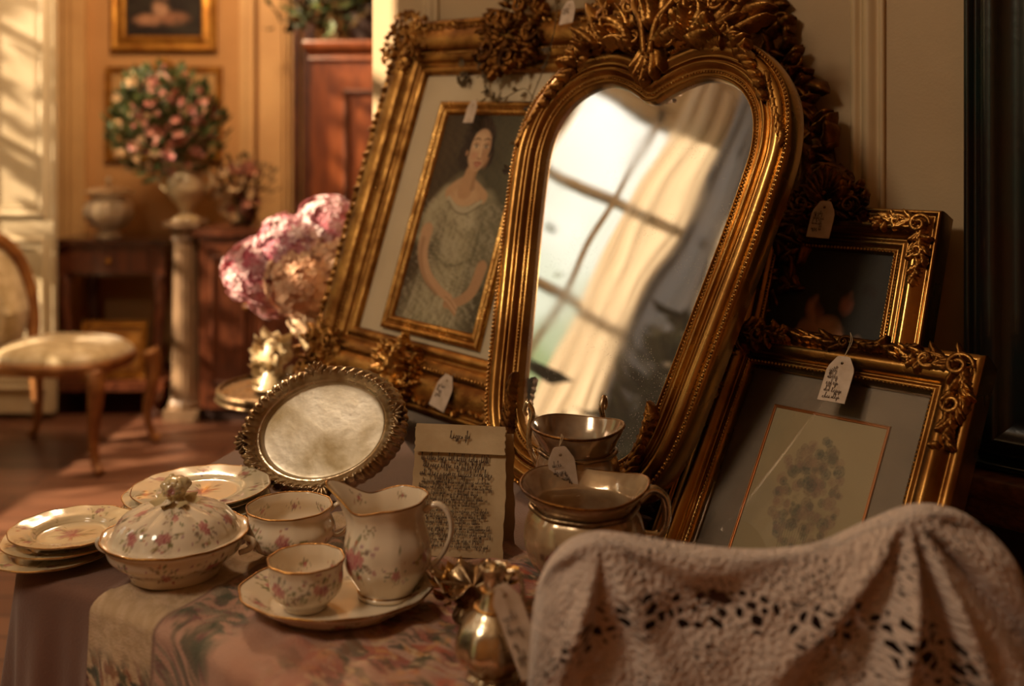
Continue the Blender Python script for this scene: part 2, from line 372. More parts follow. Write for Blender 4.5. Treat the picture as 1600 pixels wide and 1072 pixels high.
def scribble(mb, x0, x1, y, h, rng, wd=.00035, z=.0006, gap=.25):
    x = x0
    while x < x1-h*.5:
        nl = rng.randint(2, 7); q = []; xx = x; yo = y+rng.gauss(0, h*.12)
        for k in range(nl):
            wd_ = h*rng.uniform(.35, .85); hh = h*rng.choice((.55, .7, .8, .6, 1.5, 1.9)); dn = -h*rng.choice((0, 0, 0, .9, 1.2)) if hh < h else 0
            q += [(xx, yo), (xx+wd_*.55, yo+hh), (xx+wd_*rng.uniform(.2, .45), yo+hh*.9), (xx+wd_*.5, yo+dn)]
            if rng.random() < .4: q.append((xx+wd_*.9, yo+h*.35))
            xx += wd_
        q.append((xx, yo+h*.1)); e = xx; n = len(q)*5
        if e > x1: break
        P = spl(q, n);  T = np.gradient(P, axis=0); T /= np.linalg.norm(T, axis=1)[:, None]+1e-9; N = np.stack([-T[:, 1], T[:, 0]], 1)*wd*(.5+.8*np.abs(T[:, 1:2]))
        G = np.stack([np.concatenate([P-N, np.full((n, 1), z)], 1), np.concatenate([P+N, np.full((n, 1), z)], 1)], 1)
        mb.grid(G); x = e+h*gap*rng.uniform(1, 2.5)
    return mb
def price_tag(M, w_, h_, label, rng, string_pts, lines=4, name='price_tag'):
    """card in the local xy plane hanging from the origin (the eyelet); string_pts in local space"""
    t = thing(name, label, 'tag', M)
    c = w_*.28; out = [(-w_/2, -h_), (w_/2, -h_), (w_/2, -c*1.2), (w_/2-c, .004), (-w_/2+c, .004), (-w_/2, -c*1.2)]
    hole = [(.0016*math.cos(a), -.004+.0016*math.sin(a)) for a in np.linspace(0, 2*PI, 24, endpoint=False)]
    o2 = spl(out, 24, True); o2 = []
    for k in range(24):
        a = 2*PI*k/24; d = np.array([math.cos(a), math.sin(a)]); best = None
        for i in range(6):
            p, q = np.array(out[i]), np.array(out[(i+1) % 6]); Mm = np.array([d, p-q]).T
            if abs(np.linalg.det(Mm)) < 1e-12: continue
            r, s_ = np.linalg.solve(Mm, p-np.array([0, -.004]))
            if r > 0 and -1e-6 <= s_ <= 1+1e-6: best = r if best is None else min(best, r)
        o2.append((best*d[0], -.004+best*d[1]))
    # keep the sharp lower corners
    for cx_ in ((-w_/2, -h_), (w_/2, -h_)):
        i = int(np.argmin([np.hypot(p[0]-cx_[0], p[1]-cx_[1]) for p in o2])); o2[i] = cx_
    mb = MB(); T = .0005
    cur = lambda p: .0015*(p[1]/h_)**2
    for z in (T, -T):
        G = np.array([[(*p, z+cur(p)) for p in hole], [(*p, z+cur(p)) for p in o2]]); mb.grid(G, cv=True, flip=z < 0)
    G = np.array([[(*p, T+cur(p)) for p in o2], [(*p, -T+cur(p)) for p in o2]]); mb.grid(G, cv=True)
    mb.build('card', 'tag_paper', t, smooth=False)
    wr = MB()
    for k in range(lines): scribble(wr, -w_*.36, w_*.36*rng.uniform(.5, 1), -h_*.32-k*h_*.15, h_*.065, rng, .00019, .0024)
    if lines: wr.build('writing', 'ink', t, smooth=False)
    for sgn in (-1, 1):
        pts = [(0, -.004, 0)]+[(p[0]+sgn*.001*(i % 2), p[1], p[2]) for i, p in enumerate(string_pts)]
        MB().tube(spl(pts, 16), .00035, 6).build('string', 'string', t)
    return t

# ---- painted decoration on china
CREAM = lin('dfd0b8')
def blend(C, m, col): C += (np.asarray(col)-C)*np.clip(m, 0, 1)[..., None]; return C
def floral(X, Y, stamps, base=CREAM, period=None):
    C = np.ones(X.shape+(3,))*np.array(base)
    for (kind, sx, sy, r, a, col) in stamps:
        dx = X-sx
        if period: dx = (dx+period/2) % period-period/2
        dy = Y-sy
        if kind == 'rose':
            d = np.hypot(dx, dy)/r; th = np.arctan2(dy, dx)
            edge = 1+.14*np.sin(5*th+a)
            m = np.clip((edge-d)*6, 0, 1); sw = .5+.5*np.sin(d*13+3*th+a)
            c = np.array(lin(col))[None]*(1-.6*sw[..., None])+np.array(lin('dcae9c'))*(.5*sw[..., None])
            C += (c-C)*(m*.85)[..., None]
        elif kind == 'leaf':
            ca, sa = math.cos(a), math.sin(a); p = (dx*ca+dy*sa)/r; q = (-dx*sa+dy*ca)/(r*.38)
            m = np.clip((1-p*p-q*q)*3, 0, 1)*(.75-.35*(np.abs(q) < .18)); blend(C, m, lin(col))
        elif kind == 'stem':
            ca, sa = math.cos(a), math.sin(a); p = (dx*ca+dy*sa)/r; q = (-dx*sa+dy*ca)-r*.25*np.sin(p*3)
            m = (np.abs(p) < 1)*np.clip(1.3-np.abs(q)/.0006, 0, 1)*.7; blend(C, m, lin(col))
    return C
def spray(rng, x, y, size, roses=2, leaves=9, dark=False):
    S = []
    for k in range(3): S.append(('stem', x+rng.uniform(-.5, .5)*size, y+rng.uniform(-.4, .4)*size, size*.6, rng.uniform(0, PI), '7a6a40'))
    for k in range(leaves):
        a = rng.uniform(0, 2*PI); d = size*rng.uniform(.35, 1.05)
        S.append(('leaf', x+math.cos(a)*d, y+.7*math.sin(a)*d, size*rng.uniform(.14, .26), a+rng.uniform(-.6, .6), rng.choice(['6a6a34', '56602e', '8a7844', '7a5c50', '4f4c3c'])))
    for k in range(roses):
        a = rng.uniform(0, 2*PI); d = size*.34*(k > 0)
        S.append(('rose', x+math.cos(a)*d, y+math.sin(a)*d, size*rng.uniform(.24, .36), rng.uniform(0, 6), rng.choice(['a8485a', '9a3c50', 'b8606a', '8c4460'])))
    for k in range(leaves//2):
        a = rng.uniform(0, 2*PI); d = size*rng.uniform(.7, 1.25)
        S.append(('rose', x+math.cos(a)*d, y+.7*math.sin(a)*d, size*.08, 0, rng.choice(['9a4a5c', '8a5a80', 'b07050'])))
    return S
def china(name, prof, n, stamps, parent, m='porcelain', deform=None, base=CREAM, gild=None, flat=False, c=(0, 0, 0), dens=6):
    """lathe with painted surface; stamps in (arc, height-along-profile) metres or xy when flat"""
    pr = rounded(prof, dens); d = np.concatenate([[0], np.cumsum(np.linalg.norm(np.diff(pr, axis=0), axis=1))])
    th = np.linspace(0, 2*PI, n, endpoint=False); Rm = max(pr[:, 0])
    R = np.repeat(pr[:, :1], n, 1); Z = np.repeat(pr[:, 1:2], n, 1); T = np.repeat(th[None], len(pr), 0)
    R = np.clip(R, 0, None)
    if flat: Cc = floral(R*np.cos(T), R*np.sin(T), stamps, base)
    else: Cc = floral(T*Rm, np.repeat(d[:, None], n, 1), stamps, base, 2*PI*Rm)
    if gild is not None:                  # gilded bands (distance along the profile, width)
        for g, wd in gild: blend(Cc, np.clip(1.4-np.abs(d-g)/wd, 0, 1)[:, None]*np.ones((1, n)), lin('a8672c'))
    if deform: R, Z = deform(R, Z, T)
    P = np.stack([R*np.cos(T)+c[0], R*np.sin(T)+c[1], Z+c[2]], -1)
    mb = MB().grid(P, cv=True, col=Cc.reshape(-1, 3)); return mb.build(name, m, parent, color=True)
def rim(name, R, z, r, parent, m='gold_bright', deform=None, n=120, flat=1.):
    T = np.linspace(0, 2*PI, n, endpoint=False); Rr = np.full(n, R); Z = np.full(n, z)
    if deform: Rr, Z = deform(Rr[None], Z[None], T[None]); Rr, Z = Rr[0], Z[0]
    k = np.linspace(0, 2*PI, 8, endpoint=False)
    P = np.stack([(Rr[:, None]+r*np.cos(k))*np.cos(T)[:, None], (Rr[:, None]+r*np.cos(k))*np.sin(T)[:, None], Z[:, None]+flat*r*np.sin(k)], -1)
    return MB().grid(P, cu=True, cv=True).build(name, m, parent)

# ================================================================== the setting
XL, XR, YB, YF, ZC = -2.35, 2.3, 4.95, -2.3, 3.1
struct(MB().box(XL-.1, XR+.1, YF-.1, YB+.1, -.06, 0).build('floor', 'parquet', smooth=False))
struct(MB().box(XL-.1, XR+.1, YF-.1, YB+.1, ZC, ZC+.06).build('ceiling', 'ceiling_paint', smooth=False))
struct(MB().box(XL-.1, XR+.1, YB, YB+.1, 0, ZC).build('wall_back', 'wall_far', smooth=False))
struct(MB().box(XR, XR+.1, YF, YB, 0, ZC).build('wall_right', 'wall_far', smooth=False))
struct(MB().box(XL-.1, XR+.1, YF-.1, YF, 0, ZC).build('wall_front', 'wall_far', smooth=False))
mb = MB(); y = YF
for (wx, y0, y1, z0, z1) in sorted(WINS, key=lambda q: q[1]):
    mb.box(XL-.1, XL, y, y0, 0, ZC); mb.box(XL-.1, XL, y0, y1, 0, z0); mb.box(XL-.1, XL, y0, y1, z1, ZC); y = y1
mb.box(XL-.1, XL, y, YB, 0, ZC)
struct(mb.build('wall_left', 'wall_paint', smooth=False))
for i, (wx, y0, y1, z0, z1) in enumerate(WINS):
    mb = MB(); X0, X1 = XL-.07, XL-.02; t = .05
    mb.box(X0, X1, y0, y0+t, z0, z1); mb.box(X0, X1, y1-t, y1, z0, z1); mb.box(X0, X1, y0+t, y1-t, z0, z0+t); mb.box(X0, X1, y0+t, y1-t, z1-t, z1)
    nv = 3
    for k in range(1, nv): yy = y0+(y1-y0)*k/nv; mb.box(X0, X1, yy-.016, yy+.016, z0, z1)
    for k in range(1, 5): zz = z0+(z1-z0)*k/5; mb.box(X0+.005, X1-.005, y0, y1, zz-.014, zz+.014)
    fr = struct(mb.build('window_%d' % (i+1), 'white_trim', smooth=False))
    MB().box(X0+.02, X0+.024, y0+t, y1-t, z0+t, z1-t).build('pane', 'glass', fr, smooth=False)
    mb = MB()      # casing
    for (a, b, c, d) in ((y0-.09, y0, z0-.09, z1+.09), (y1, y1+.09, z0-.09, z1+.09), (y0, y1, z1, z1+.09), (y0, y1, z0-.09, z0)): mb.box(XL, XL+.025, a, b, c, d)
    struct(mb.build('trim_%d' % (10+i), 'white_trim', smooth=False))
struct(MB().box(XL+.001, XR, YB-.02, YB, 0, .16).build('baseboard_back', 'trim_far', smooth=False))
struct(MB().box(XL, XL+.02, YF, YB-.02, 0, .16).build('baseboard_left', 'white_trim', smooth=False))
# the panelled wing wall the frames lean on: local x along the wall, y up, z towards the room
MW = planeM((-.2635, 1.9355, 0), 45, 0)
LW = 2.45
def wbox(name, m, x0, x1, z0, z1, d0, d1, kind=True):
    o = MB().box(x0, x1, z0, z1, d0, d1).build(name, m, smooth=False, M=MW)
    return struct(o) if kind else o
wbox('wall_side', 'wall_paint', 0, LW, 0, ZC, -.13, 0)
wbox('trim_1', 'wainscot', .35, LW, 0, .775, 0, .008)
def vmould(name, x0, x1, z0, z1):
    p = rounded([(0, 0), (.0, .004), (.15, .007), (.3, .002), (.45, .010), (.62, .012), (.8, .004), (.92, .007), (1, .005), (1, 0)], 4)
    G = np.array([[(x0+(x1-x0)*a, z, b) for a, b in p] for z in (z0, z1)])
    return struct(MB().grid(G, flip=False).build(name, 'wall_trim', M=MW))
def wx(u):     # wall coordinate seen at picture column u
    k = (u-800)/F; c = .70711; return (k*1.9355+.2635)/(c+k*c)
vmould('trim_2', wx(664), wx(687), .8, ZC)
vmould('trim_3', wx(1331), wx(1384), .8, ZC)
p = rounded([(0, .735), (.012, .738), (.02, .755), (.018, .765), (.034, .772), (.04, .785), (.036, .797), (0, .8)], 4)
struct(MB().grid(np.array([[(x, b, a) for a, b in p] for x in (.35, LW)])).build('trim_4', 'shelf_wood', M=MW))
# back wall: pilasters, panel strips, picture rail
def P3(u, v, Y): return at(u, v, Y)
def bx(name, m, u0, u1, v0, v1, Y0, Y1):
    a = at(u0, v1, Y0); b = at(u1, v0, Y0); return MB().box(a[0], b[0], Y0, Y1, a[2], b[2]).build(name, m, smooth=False)
n_ = 5
def strips(u0, u1, fr, mat_, dep, z0=0., z1=ZC):
    global n_
    mb = MB()
    for a, b, d in fr:
        xa = at(u0+(u1-u0)*a, 0, YB-dep)[0]; xb = at(u0+(u1-u0)*b, 0, YB-dep)[0]; mb.box(xa, xb, YB-dep*d, YB-.0005, z0, z1)
    o = struct(mb.build('trim_%d' % (n_ if n_ < 10 else n_+20), mat_, smooth=False)); n_ += 1; return o
strips(84, 130, ((0, .34, .5), (.34, .5, 1), (.56, .8, .8), (.84, 1, 1)), 'trim_far', .06)
strips(372, 455, ((0, .12, .6), (.16, .3, 1), (.36, .8, .5), (.86, .93, 1), (.95, 1, .6)), 'trim_far', .07)
strips(455, 486, ((0, .25, .5), (.4, 1, .2)), 'mahogany', .1)
# ================================================================== curtains
def curtain(name, label, m, x, y0, y1, z0, z1, amp, waves, seed, along='y', sway=0):
    rng = random.Random(seed); n, k = 90, 24; ph = [rng.uniform(0, 6) for _ in range(4)]
    s = np.linspace(0, 1, n)[None]; t = np.linspace(0, 1, k)[:, None]
    off = amp*(np.sin(s*waves*2*PI+ph[0]+.5*t*np.sin(s*5+ph[1]))+.35*np.sin(s*waves*4.4*PI+ph[2]+t*.8))*(.5+.5*t)
    lat = y0+(y1-y0)*s+sway*t*t+.01*np.sin(t*5+s*9)
    Z = z1+(z0-z1)*t+0*s
    P = np.stack([x+off, lat, Z], -1) if along == 'y' else np.stack([lat, x+off, Z], -1)
    mb = MB().grid(P)
    o = mb.build(name, m); return tag(o, label, 'curtain')
# bright one at the far left of the view, then those the mirror shows
def shutter():
    t = thing('window_shutter', 'tall cream panelled window shutter in the sunlight at the far left edge', 'shutter', loc=(-2.15, 4.385, 0))
    MB().box(-.199, .195, -.02, .02, .03, 3.0).build('panel', 'white_trim', t, smooth=False)
    for z0, z1 in ((.12, .78), (.86, 1.95), (2.03, 2.95)):
        rect_moulding(-.17, .165, z0, z1, [(0, 0), (.006, .010), (.018, .012), (.026, .003), (.04, .003), (.046, .008), (.05, 0)]).build('moulding', 'white_trim', t, M=Matrix(((1, 0, 0, 0), (0, 0, -1, -.02), (0, 1, 0, 0), (0, 0, 0, 1))))
    for z in (.5, 1.5, 2.5): MB().tube([(-.195, -.022, z-.05), (-.195, -.022, z+.05)], .008, 8).build('hinge', 'gold_far', t)

curtain('curtain', 'sunlit cream curtain with narrow pleats reflected in the middle of the gilt mirror', 'curtain_cream', XL+.12, .90, 1.21, .05, 2.98, .03, 5, 5)
curtain('curtain', 'slate blue curtain reflected as a dark stripe in the gilt mirror', 'curtain_slate', XL+.21, .85, 1.02, .05, 2.98, .035, 3, 7)
curtain('curtain', 'second cream curtain, a paler stripe right of the slate one in the gilt mirror', 'curtain_cream', XL+.12, .58, .88, .05, 2.98, .03, 4, 9)
curtain('curtain', 'tan brown curtain reflected along the right side of the gilt mirror', 'curtain_tan', XL+.12, .27, .56, .05, 2.98, .03, 3, 8)

shutter()
# ================================================================== background furniture
# console table with a lower shelf
YC = 4.5
def console():
    x0, zt = at(86, 0, YC)[0], at(0, 374, YC)[2]; x1 = at(257, 0, YC)[0]; D = .36; t = thing('console_table', 'small dark mahogany console table with gilt trim below the round silver pot', 'table', loc=((x0+x1)/2, YC+D/2, 0))
    X = (x1-x0)/2; Yh = D/2
    MB().box(-X-.02, X+.02, -Yh-.02, Yh+.02, zt-.03, zt).build('table_top', 'console_top', t, smooth=False)
    MB().box(-X, X, -Yh, Yh, zt-.16, zt-.03).build('apron', 'mahogany', t, smooth=False)
    dr = MB().box(-X+.06, X-.06, -Yh-.008, -Yh, zt-.145, zt-.045).build('drawer', 'mahogany', t, smooth=False)
    MB().ball((0, -Yh-.018, zt-.095), .013).build('knob', 'gold_far', dr)
    for sx in (-1, 1):
        for sy in (-1, 1):
            pts = [(sx*(X-.035), sy*(Yh-.035), zt-.15), (sx*(X-.03), sy*(Yh-.03), zt-.3), (sx*(X-.045), sy*(Yh-.04), .3), (sx*(X-.04), sy*(Yh-.04), .14)]
            MB().tube(spl(pts, 12), [.036, .03, .024, .026], 8).build('leg', 'mahogany', t)
    MB().box(-X-.08, X+.02, -Yh-.08, Yh-.01, .11, .15).build('lower_shelf', 'mahogany', t, smooth=False)
    for sx, xx in ((-1, -X-.04), (1, X-.03)):
        MB().tube(spl([(xx, -Yh-.04, .115), (xx+sx*.015, -Yh-.06, .08), (xx-sx*.01, -Yh-.05, .04), (xx+sx*.03, -Yh-.08, .0)], 10), [.045, .03, .02, .02], 8).build('leg', 'mahogany', t)
    for sx, xx in ((-1, -X-.04), (1, X-.03)):
        MB().tube([(xx, Yh-.05, .115), (xx, Yh-.05, .0)], [.03, .02], 8).build('leg', 'mahogany', t)
    return t, X, Yh, zt
con, cX, cY, cz = console()
rng = random.Random(4)
# little gilt picture on the shelf
def small_picture(M, w_, h_, mw, label, gold, art, name='framed_picture', cat='picture', n=60, matw=0, group=None):
    t = thing(name, label, cat, M)
    prof = rounded([(0, -.02), (0, .0), (mw*.15, .006), (mw*.4, -.001), (mw*.7, .004), (mw*.85, .006), (mw, -.004), (mw, -.012)], 3)
    rect_moulding(0, w_, 0, h_, prof).build('moulding', gold, t)
    a = mw-.002
    if matw:
        MB().box(a, w_-a, a, h_-a, -.012, -.009).build('mat_board', 'mat_board', t, smooth=False); a += matw
    xs = np.linspace(a, w_-a, n); ys = np.linspace(a, h_-a, int(n*h_/w_)); X, Y = np.meshgrid((xs-xs[0])/(xs[-1]-xs[0]), (ys-ys[0])/(ys[-1]-ys[0]))
    Cc = art(X, Y); P = np.stack(np.broadcast_arrays(xs[None], ys[:, None], np.array(-.008)), -1)
    mb = MB().grid(P, col=Cc.reshape(-1, 3)); mb.build('painting', 'paint_canvas', t, color=True)
    MB().box(.004, w_-.004, .004, h_-.004, -.02, -.013).build('backing', 'dark_wood', t, smooth=False)
    return t
def noise2(X, Y, seed, sc):
    r = random.Random(seed); o = np.zeros(X.shape)
    for k in range(14):
        a = r.uniform(0, 6.3); f = sc*r.uniform(.5, 2.2); o += np.sin((X*math.cos(a)+Y*math.sin(a))*f+r.uniform(0, 6.3)+1.2*np.sin(Y*f*.7+k))/f*sc*.5
    return o/6
def art_warm(X, Y):
    C = np.ones(X.shape+(3,))*np.array(lin('8a5a26')); n = noise2(X, Y, 3, 14)
    blend(C, np.clip(.5+n*1.6, 0, 1), lin('c99248')); blend(C, np.clip((.3-Y)*3, 0, 1)*.7, lin('5a3414')); return C
def art_group(X, Y, seed=5, ground='17110d', sp=((.42, .42, .14, .2), (.62, .36, .16, .1), (.35, .25, .2, .1), (.55, .62, .07, .08), (.72, .25, .1, .12))):
    C = np.ones(X.shape+(3,))*np.array(lin(ground)); n = noise2(X, Y, seed, 18); n2 = noise2(X, Y, seed+1, 40)
    blend(C, np.clip(n*.6, 0, .4), lin('3a3528'))
    for i, (x, y, a, b) in enumerate(sp):
        d = ((X-x+.03*n)/a)**2+((Y-y+.03*n2)/b)**2
        blend(C, np.clip(1.25-d-.5*np.abs(n2), 0, 1)*.8, lin(('a87a5c', '8e6248', 'b58a6c', '9a6a50', '7a4a38')[i % 5]))
    blend(C, np.clip(n2*1.5-.2, 0, .5), lin('241810')); return C
small_picture(planeM((at(128, 0, YC+.02)[0], YC-.02, .152), 0, 10), .29, .25, .03, 'little golden landscape picture leaning on the low shelf under the console table', 'gold_far', art_warm)
# round lidded pot
def lidded_pot():
    c = at(170, 372, YC+.14); t = thing('lidded_pot', 'round silvery lidded pot with a flared rim on the console table', 'pot', loc=(c[0], c[1], cz)); k = 1.08
    def fl(R, Z, T): return R*(1+.035*np.cos(10*T)*np.clip(np.sin(Z/(.2*k)*PI), 0, 1)), Z
    MB().lathe(rounded([(0, 0), (.05*k, 0), (.052*k, .012), (.035*k, .03), (.07*k, .05), (.1*k, .1), (.092*k, .15), (.066*k, .175), (.072*k, .188), (.098*k, .2), (.094*k, .206), (0, .204)], 5), 60, deform=fl).build('body', 'pearl_silver', t)
    MB().lathe(rounded([(.09*k, .206), (.07*k, .218), (.03*k, .226), (.0, .23)], 4), 40).build('lid', 'pearl_silver', t)
    MB().lathe(rounded([(.008, .226), (.007, .24), (.016, .252), (.01, .268), (0, .272)], 4), 16).build('finial', 'pearl_silver', t)
lidded_pot()
# column pedestal and vase with the tall bouquet
cp = at(291, 600, 4.40)
def pedestal():
    t = thing('pedestal', 'tall pale turned column carrying the vase of the large bouquet', 'pedestal', loc=(cp[0], cp[1], 0)); zt = at(0, 345, 4.40)[2]
    MB().box(-.075, .075, -.075, .075, 0, .05).build('base', 'marble', t, smooth=False)
    def fl(R, Z, T): return R*(1-.05*np.abs(np.sin(8*T))), Z
    MB().lathe(rounded([(.07, .05), (.072, .07), (.062, .09), (.066, .1), (.062, .13), (.055, zt*.5), (.052, zt-.1), (.06, zt-.08), (.056, zt-.06), (.068, zt-.03), (.070, zt-.02), (0, zt-.02)], 5), 96, deform=fl).build('shaft', 'marble', t)
    MB().box(-.075, .075, -.075, .075, zt-.022, zt).build('capital', 'marble', t, smooth=False); return zt
zp = pedestal()
t = thing('vase', 'cream flared vase on the tall column, holding the large bouquet', 'vase', loc=(cp[0], cp[1], zp))
MB().lathe(rounded([(0, 0), (.055, 0), (.058, .01), (.03, .03), (.028, .05), (.075, .11), (.085, .15), (.06, .2), (.055, .22), (.085, .245), (.08, .247), (.05, .22), (0, .2)], 5), 48).build('body', 'white_ceramic', t)
for sx in (-1, 1): MB().tube(spl([(sx*.06, 0, .2), (sx*.1, 0, .2), (sx*.11, 0, .16), (sx*.075, 0, .12)], 12), .008, 8).build('handle', 'white_ceramic', t)
def floret(mb, c, r, rng, col=None, petals=5):
    n = Vector((rng.gauss(0, 1), rng.gauss(0, 1)-.5, rng.gauss(0, 1)+.3)).normalized(); q = n.to_track_quat('Z', 'Y')
    for k in range(petals):
        a = 2*PI*k/petals; V = []
        for (rr, aa, zz) in ((0, 0, 0), (.6, -.5, .15), (1, -.22, .3), (1, .22, .3), (.6, .5, .15)):
            v = q @ Vector((rr*r*math.cos(a+aa), rr*r*math.sin(a+aa), zz*r)); V.append((c[0]+v.x, c[1]+v.y, c[2]+v.z))
        mb.add(V, [(0, 1, 2, 3, 4)], col)
def leafblade(mb, c, d, L_, W, rng, col=None):
    d = Vector(d).normalized(); s = d.cross(Vector((rng.uniform(-1, 1), rng.uniform(-1, 1), 1))).normalized(); n = d.cross(s)
    V = []
    for t, w_, z in ((0, 0, 0), (.3, 1, .1), (.7, .8, .08), (1, 0, -.12)):
        p = Vector(c)+d*L_*t+n*z*L_
        V += [tuple(p+s*W*w_), tuple(p-n*W*.25*w_), tuple(p-s*W*w_)]
    mb.add(V, [(i*3+j, i*3+j+1, i*3+j+4, i*3+j+3) for i in range(3) for j in range(2)], col)
def bouquet(name, label, c, R, base, seed, leafm, flowers, nl=420, nf=70, fr=.03, group=None):
    rng = random.Random(seed); t = thing(name, label, 'flowers', loc=tuple(base))
    off = Vector(c)-Vector(base)
    lf = MB(); 
    def rp(k=1.):
        while True:
            p = Vector((rng.uniform(-1, 1), rng.uniform(-1, 1), rng.uniform(-1, 1)))
            if p.length < 1: return Vector((p.x*R[0]*k, p.y*R[1]*k, p.z*R[2]*k))
    for k in range(nl):
        p = rp(); d = (p+Vector((0, 0, R[2]*.7))+Vector((rng.gauss(0, .3)*R[0], rng.gauss(0, .3)*R[0], 0))); leafblade(lf, off+p, d, R[0]*rng.uniform(.14, .3), R[0]*rng.uniform(.03, .06), rng)
    lf.build('foliage', leafm, t, smooth=False)
    st = MB()
    for k in range(22):
        p = rp(.8); st.tube(spl([(rng.uniform(-.01, .01), rng.uniform(-.01, .01), 0), tuple(off*.5+p*.2), tuple(off+p)], 8), .004, 5)
    st.build('stems', 'dry_leaf', t)
    for (m, bias) in flowers:
        fb = MB()
        for k in range(nf//len(flowers)):
            p = rp(1.02); p.x = p.x*.75+bias*R[0]*.35; p.y -= R[1]*.25
            for j in range(3): floret(fb, off+p+Vector((0, 0, j*.004)), fr*rng.uniform(.6, 1.1)*(1-.25*j), rng, None, 6)
        fb.build('blossoms', m, t, smooth=False)
    return t
bouquet('flower_bouquet', 'large loose bouquet of cream and dusty pink flowers in the vase on the column', at(262, 195, 4.42), (.235, .2, .24), (cp[0], cp[1], zp+.2), 11, 'green_leaf', (('cream_flower', -.6), ('dry_flower', .6), ('pink_flower', .2)), 1100, 210, .024)
# dark red cabinet with a dried posy
def cabinet():
    a, b = at(312, 0, 4.32)[0], at(483, 0, 4.32)[0]; zt = at(0, 357, 4.32)[2]; W = b-a; t = thing('low_cabinet', 'low dark red cabinet right of the pale column, dried posy on its top', 'cabinet', loc=((a+b)/2, 4.55, 0)); X = W/2; D = .23
    MB().box(-X, X, -D, D, .06, zt-.03).build('body', 'mahogany', t, smooth=False)
    MB().box(-X-.02, X+.02, -D-.02, D, zt-.03, zt).build('top', 'mahogany', t, smooth=False)
    for sx in (-1, 1):
        d = MB().box(min(0, sx*(X-.02))+.004, max(0, sx*(X-.02))-.004, -D-.015, -D, .12, zt-.07).build('door', 'mahogany', t, smooth=False)
        rect_moulding(min(0, sx*(X-.02))+.03, max(0, sx*(X-.02))-.03, .16, zt-.11, [(0, 0), (.004, .008), (.014, .008), (.02, 0)]).build('panel', 'mahogany', d, M=Matrix(((1, 0, 0, 0), (0, 0, -1, -D-.015), (0, 1, 0, 0), (0, 0, 0, 1))))
        MB().ball((sx*.03, -D-.025, zt*.6), .012).build('knob', 'gold_far', d)
    MB().box(-X+.02, X-.02, -D+.02, D-.02, 0, .06).build('plinth', 'dark_wood', t, smooth=False)
    return zt
zc = cabinet()
c = at(378, 352, 4.5)
t = thing('flower_pot', 'small dark pot on the low red cabinet, holding the dried posy', 'pot', loc=(c[0], 4.5, zc))
MB().lathe(rounded([(0, 0), (.04, 0), (.06, .05), (.055, .08), (.05, .08), (0, .05)], 4), 24).build('body', 'dry_leaf', t)
bouquet('dried_posy', 'small brown dried posy with pale heads on the low red cabinet', (c[0], 4.5, zc+.17), (.15, .1, .14), (c[0], 4.5, zc+.05), 12, 'dry_leaf', (('dry_flower', .2), ('cream_flower', -.5)), 200, 50, .03)
# pictures on the back wall
def wall_pic(u0, u1, v0, v1, label, art, mw, matw=0, gold='gold_far'):
    a = at(u0, v1, YB-.03); b = at(u1, v0, YB-.03); return small_picture(Matrix(((1, 0, 0, a[0]), (0, 0, -1, a[1]), (0, 1, 0, a[2]), (0, 0, 0, 1))), b[0]-a[0], b[2]-a[2], mw, label, gold, art, 'wall_picture', 'picture', 70, matw)
wall_pic(172, 338, -95, 80, 'dark painting of pale figures in a wide gilt frame, upper one on the far wall', lambda X, Y: art_group(X, Y, 9, '1c120c', ((.3, .2, .22, .08), (.62, .22, .25, .09), (.45, .34, .12, .1), (.5, .6, .2, .14))), .075)
t = wall_pic(164, 346, 104, 250, 'faded pale picture in a thin gilt frame with a small crest, behind the large bouquet', lambda X, Y: blend(np.ones(X.shape+(3,))*np.array(lin('b08a58')), np.clip(.4+noise2(X, Y, 8, 9), 0, 1)*.5, lin('8e6a40')), .03)
k = MB(); rg = random.Random(2)
for i in range(5): k.leaf((.28, .435, 0), PI/2+(i-2)*.5, .06, .02, .006)
k.scroll((.25, .445), .02, 1, 0, .005); k.scroll((.31, .445), .02, 1, PI, .005, sgn=-1)
k.build('crest', 'gold_far', t)
# armoire and the plant on it
def armoire():
    a = at(486, 0, 4.3)[0]; zt = at(0, 64, 4.3)[2]; W = 1.0; t = thing('armoire', 'tall orange-brown wooden armoire standing half behind the panelled wall', 'cabinet', loc=(a+W/2, 4.3+.28, 0)); X = W/2; D = .28
    MB().box(-X, X, -D, D, .08, zt-.05).build('body', 'orange_wood', t, smooth=False)
    G = rounded([(0, zt-.09), (.02, zt-.08), (.015, zt-.06), (.045, zt-.03), (.045, zt), (0, zt)], 3)
    cs = [(-X, D), (-X, -D), (X, -D), (X, D)]; ou = [(-1, 0), (-1, -1), (1, -1), (1, 0)]
    MB().grid(np.array([[(c[0]+o[0]*d*.6, c[1]+o[1]*d*.6, z) for d, z in G] for c, o in zip(cs, ou)]), flip=True).build('cornice', 'orange_wood', t, smooth=False)
    MB().box(-X, X, -D, D, zt-.05, zt-.001).build('top', 'orange_wood', t, smooth=False)
    for sx in (-1, 1):
        x0, x1 = (-X+.085, -.005) if sx < 0 else (.005, X-.085)
        d = MB().box(x0, x1, -D-.018, -D, .14, zt-.13).build('door', 'orange_wood', t, smooth=False)
        rect_moulding(x0+.05, x1-.05, .2, zt-.2, [(0, 0), (.004, .012), (.016, .014), (.03, .004), (.034, 0)]).build('panel', 'mahogany', d, M=Matrix(((1, 0, 0, 0), (0, 0, -1, -D-.018), (0, 1, 0, 0), (0, 0, 0, 1))))
        MB().ball((sx*.03, -D-.03, 1.0), .014).build('knob', 'gold_far', d)
    MB().box(-X-.005, X+.005, -D-.02, D, 0, .09).build('plinth', 'orange_wood', t, smooth=False)
    return a, zt
ax, az = armoire()
t = thing('planter', 'dark planter on top of the armoire', 'planter', loc=(ax+.24, 4.55, az))
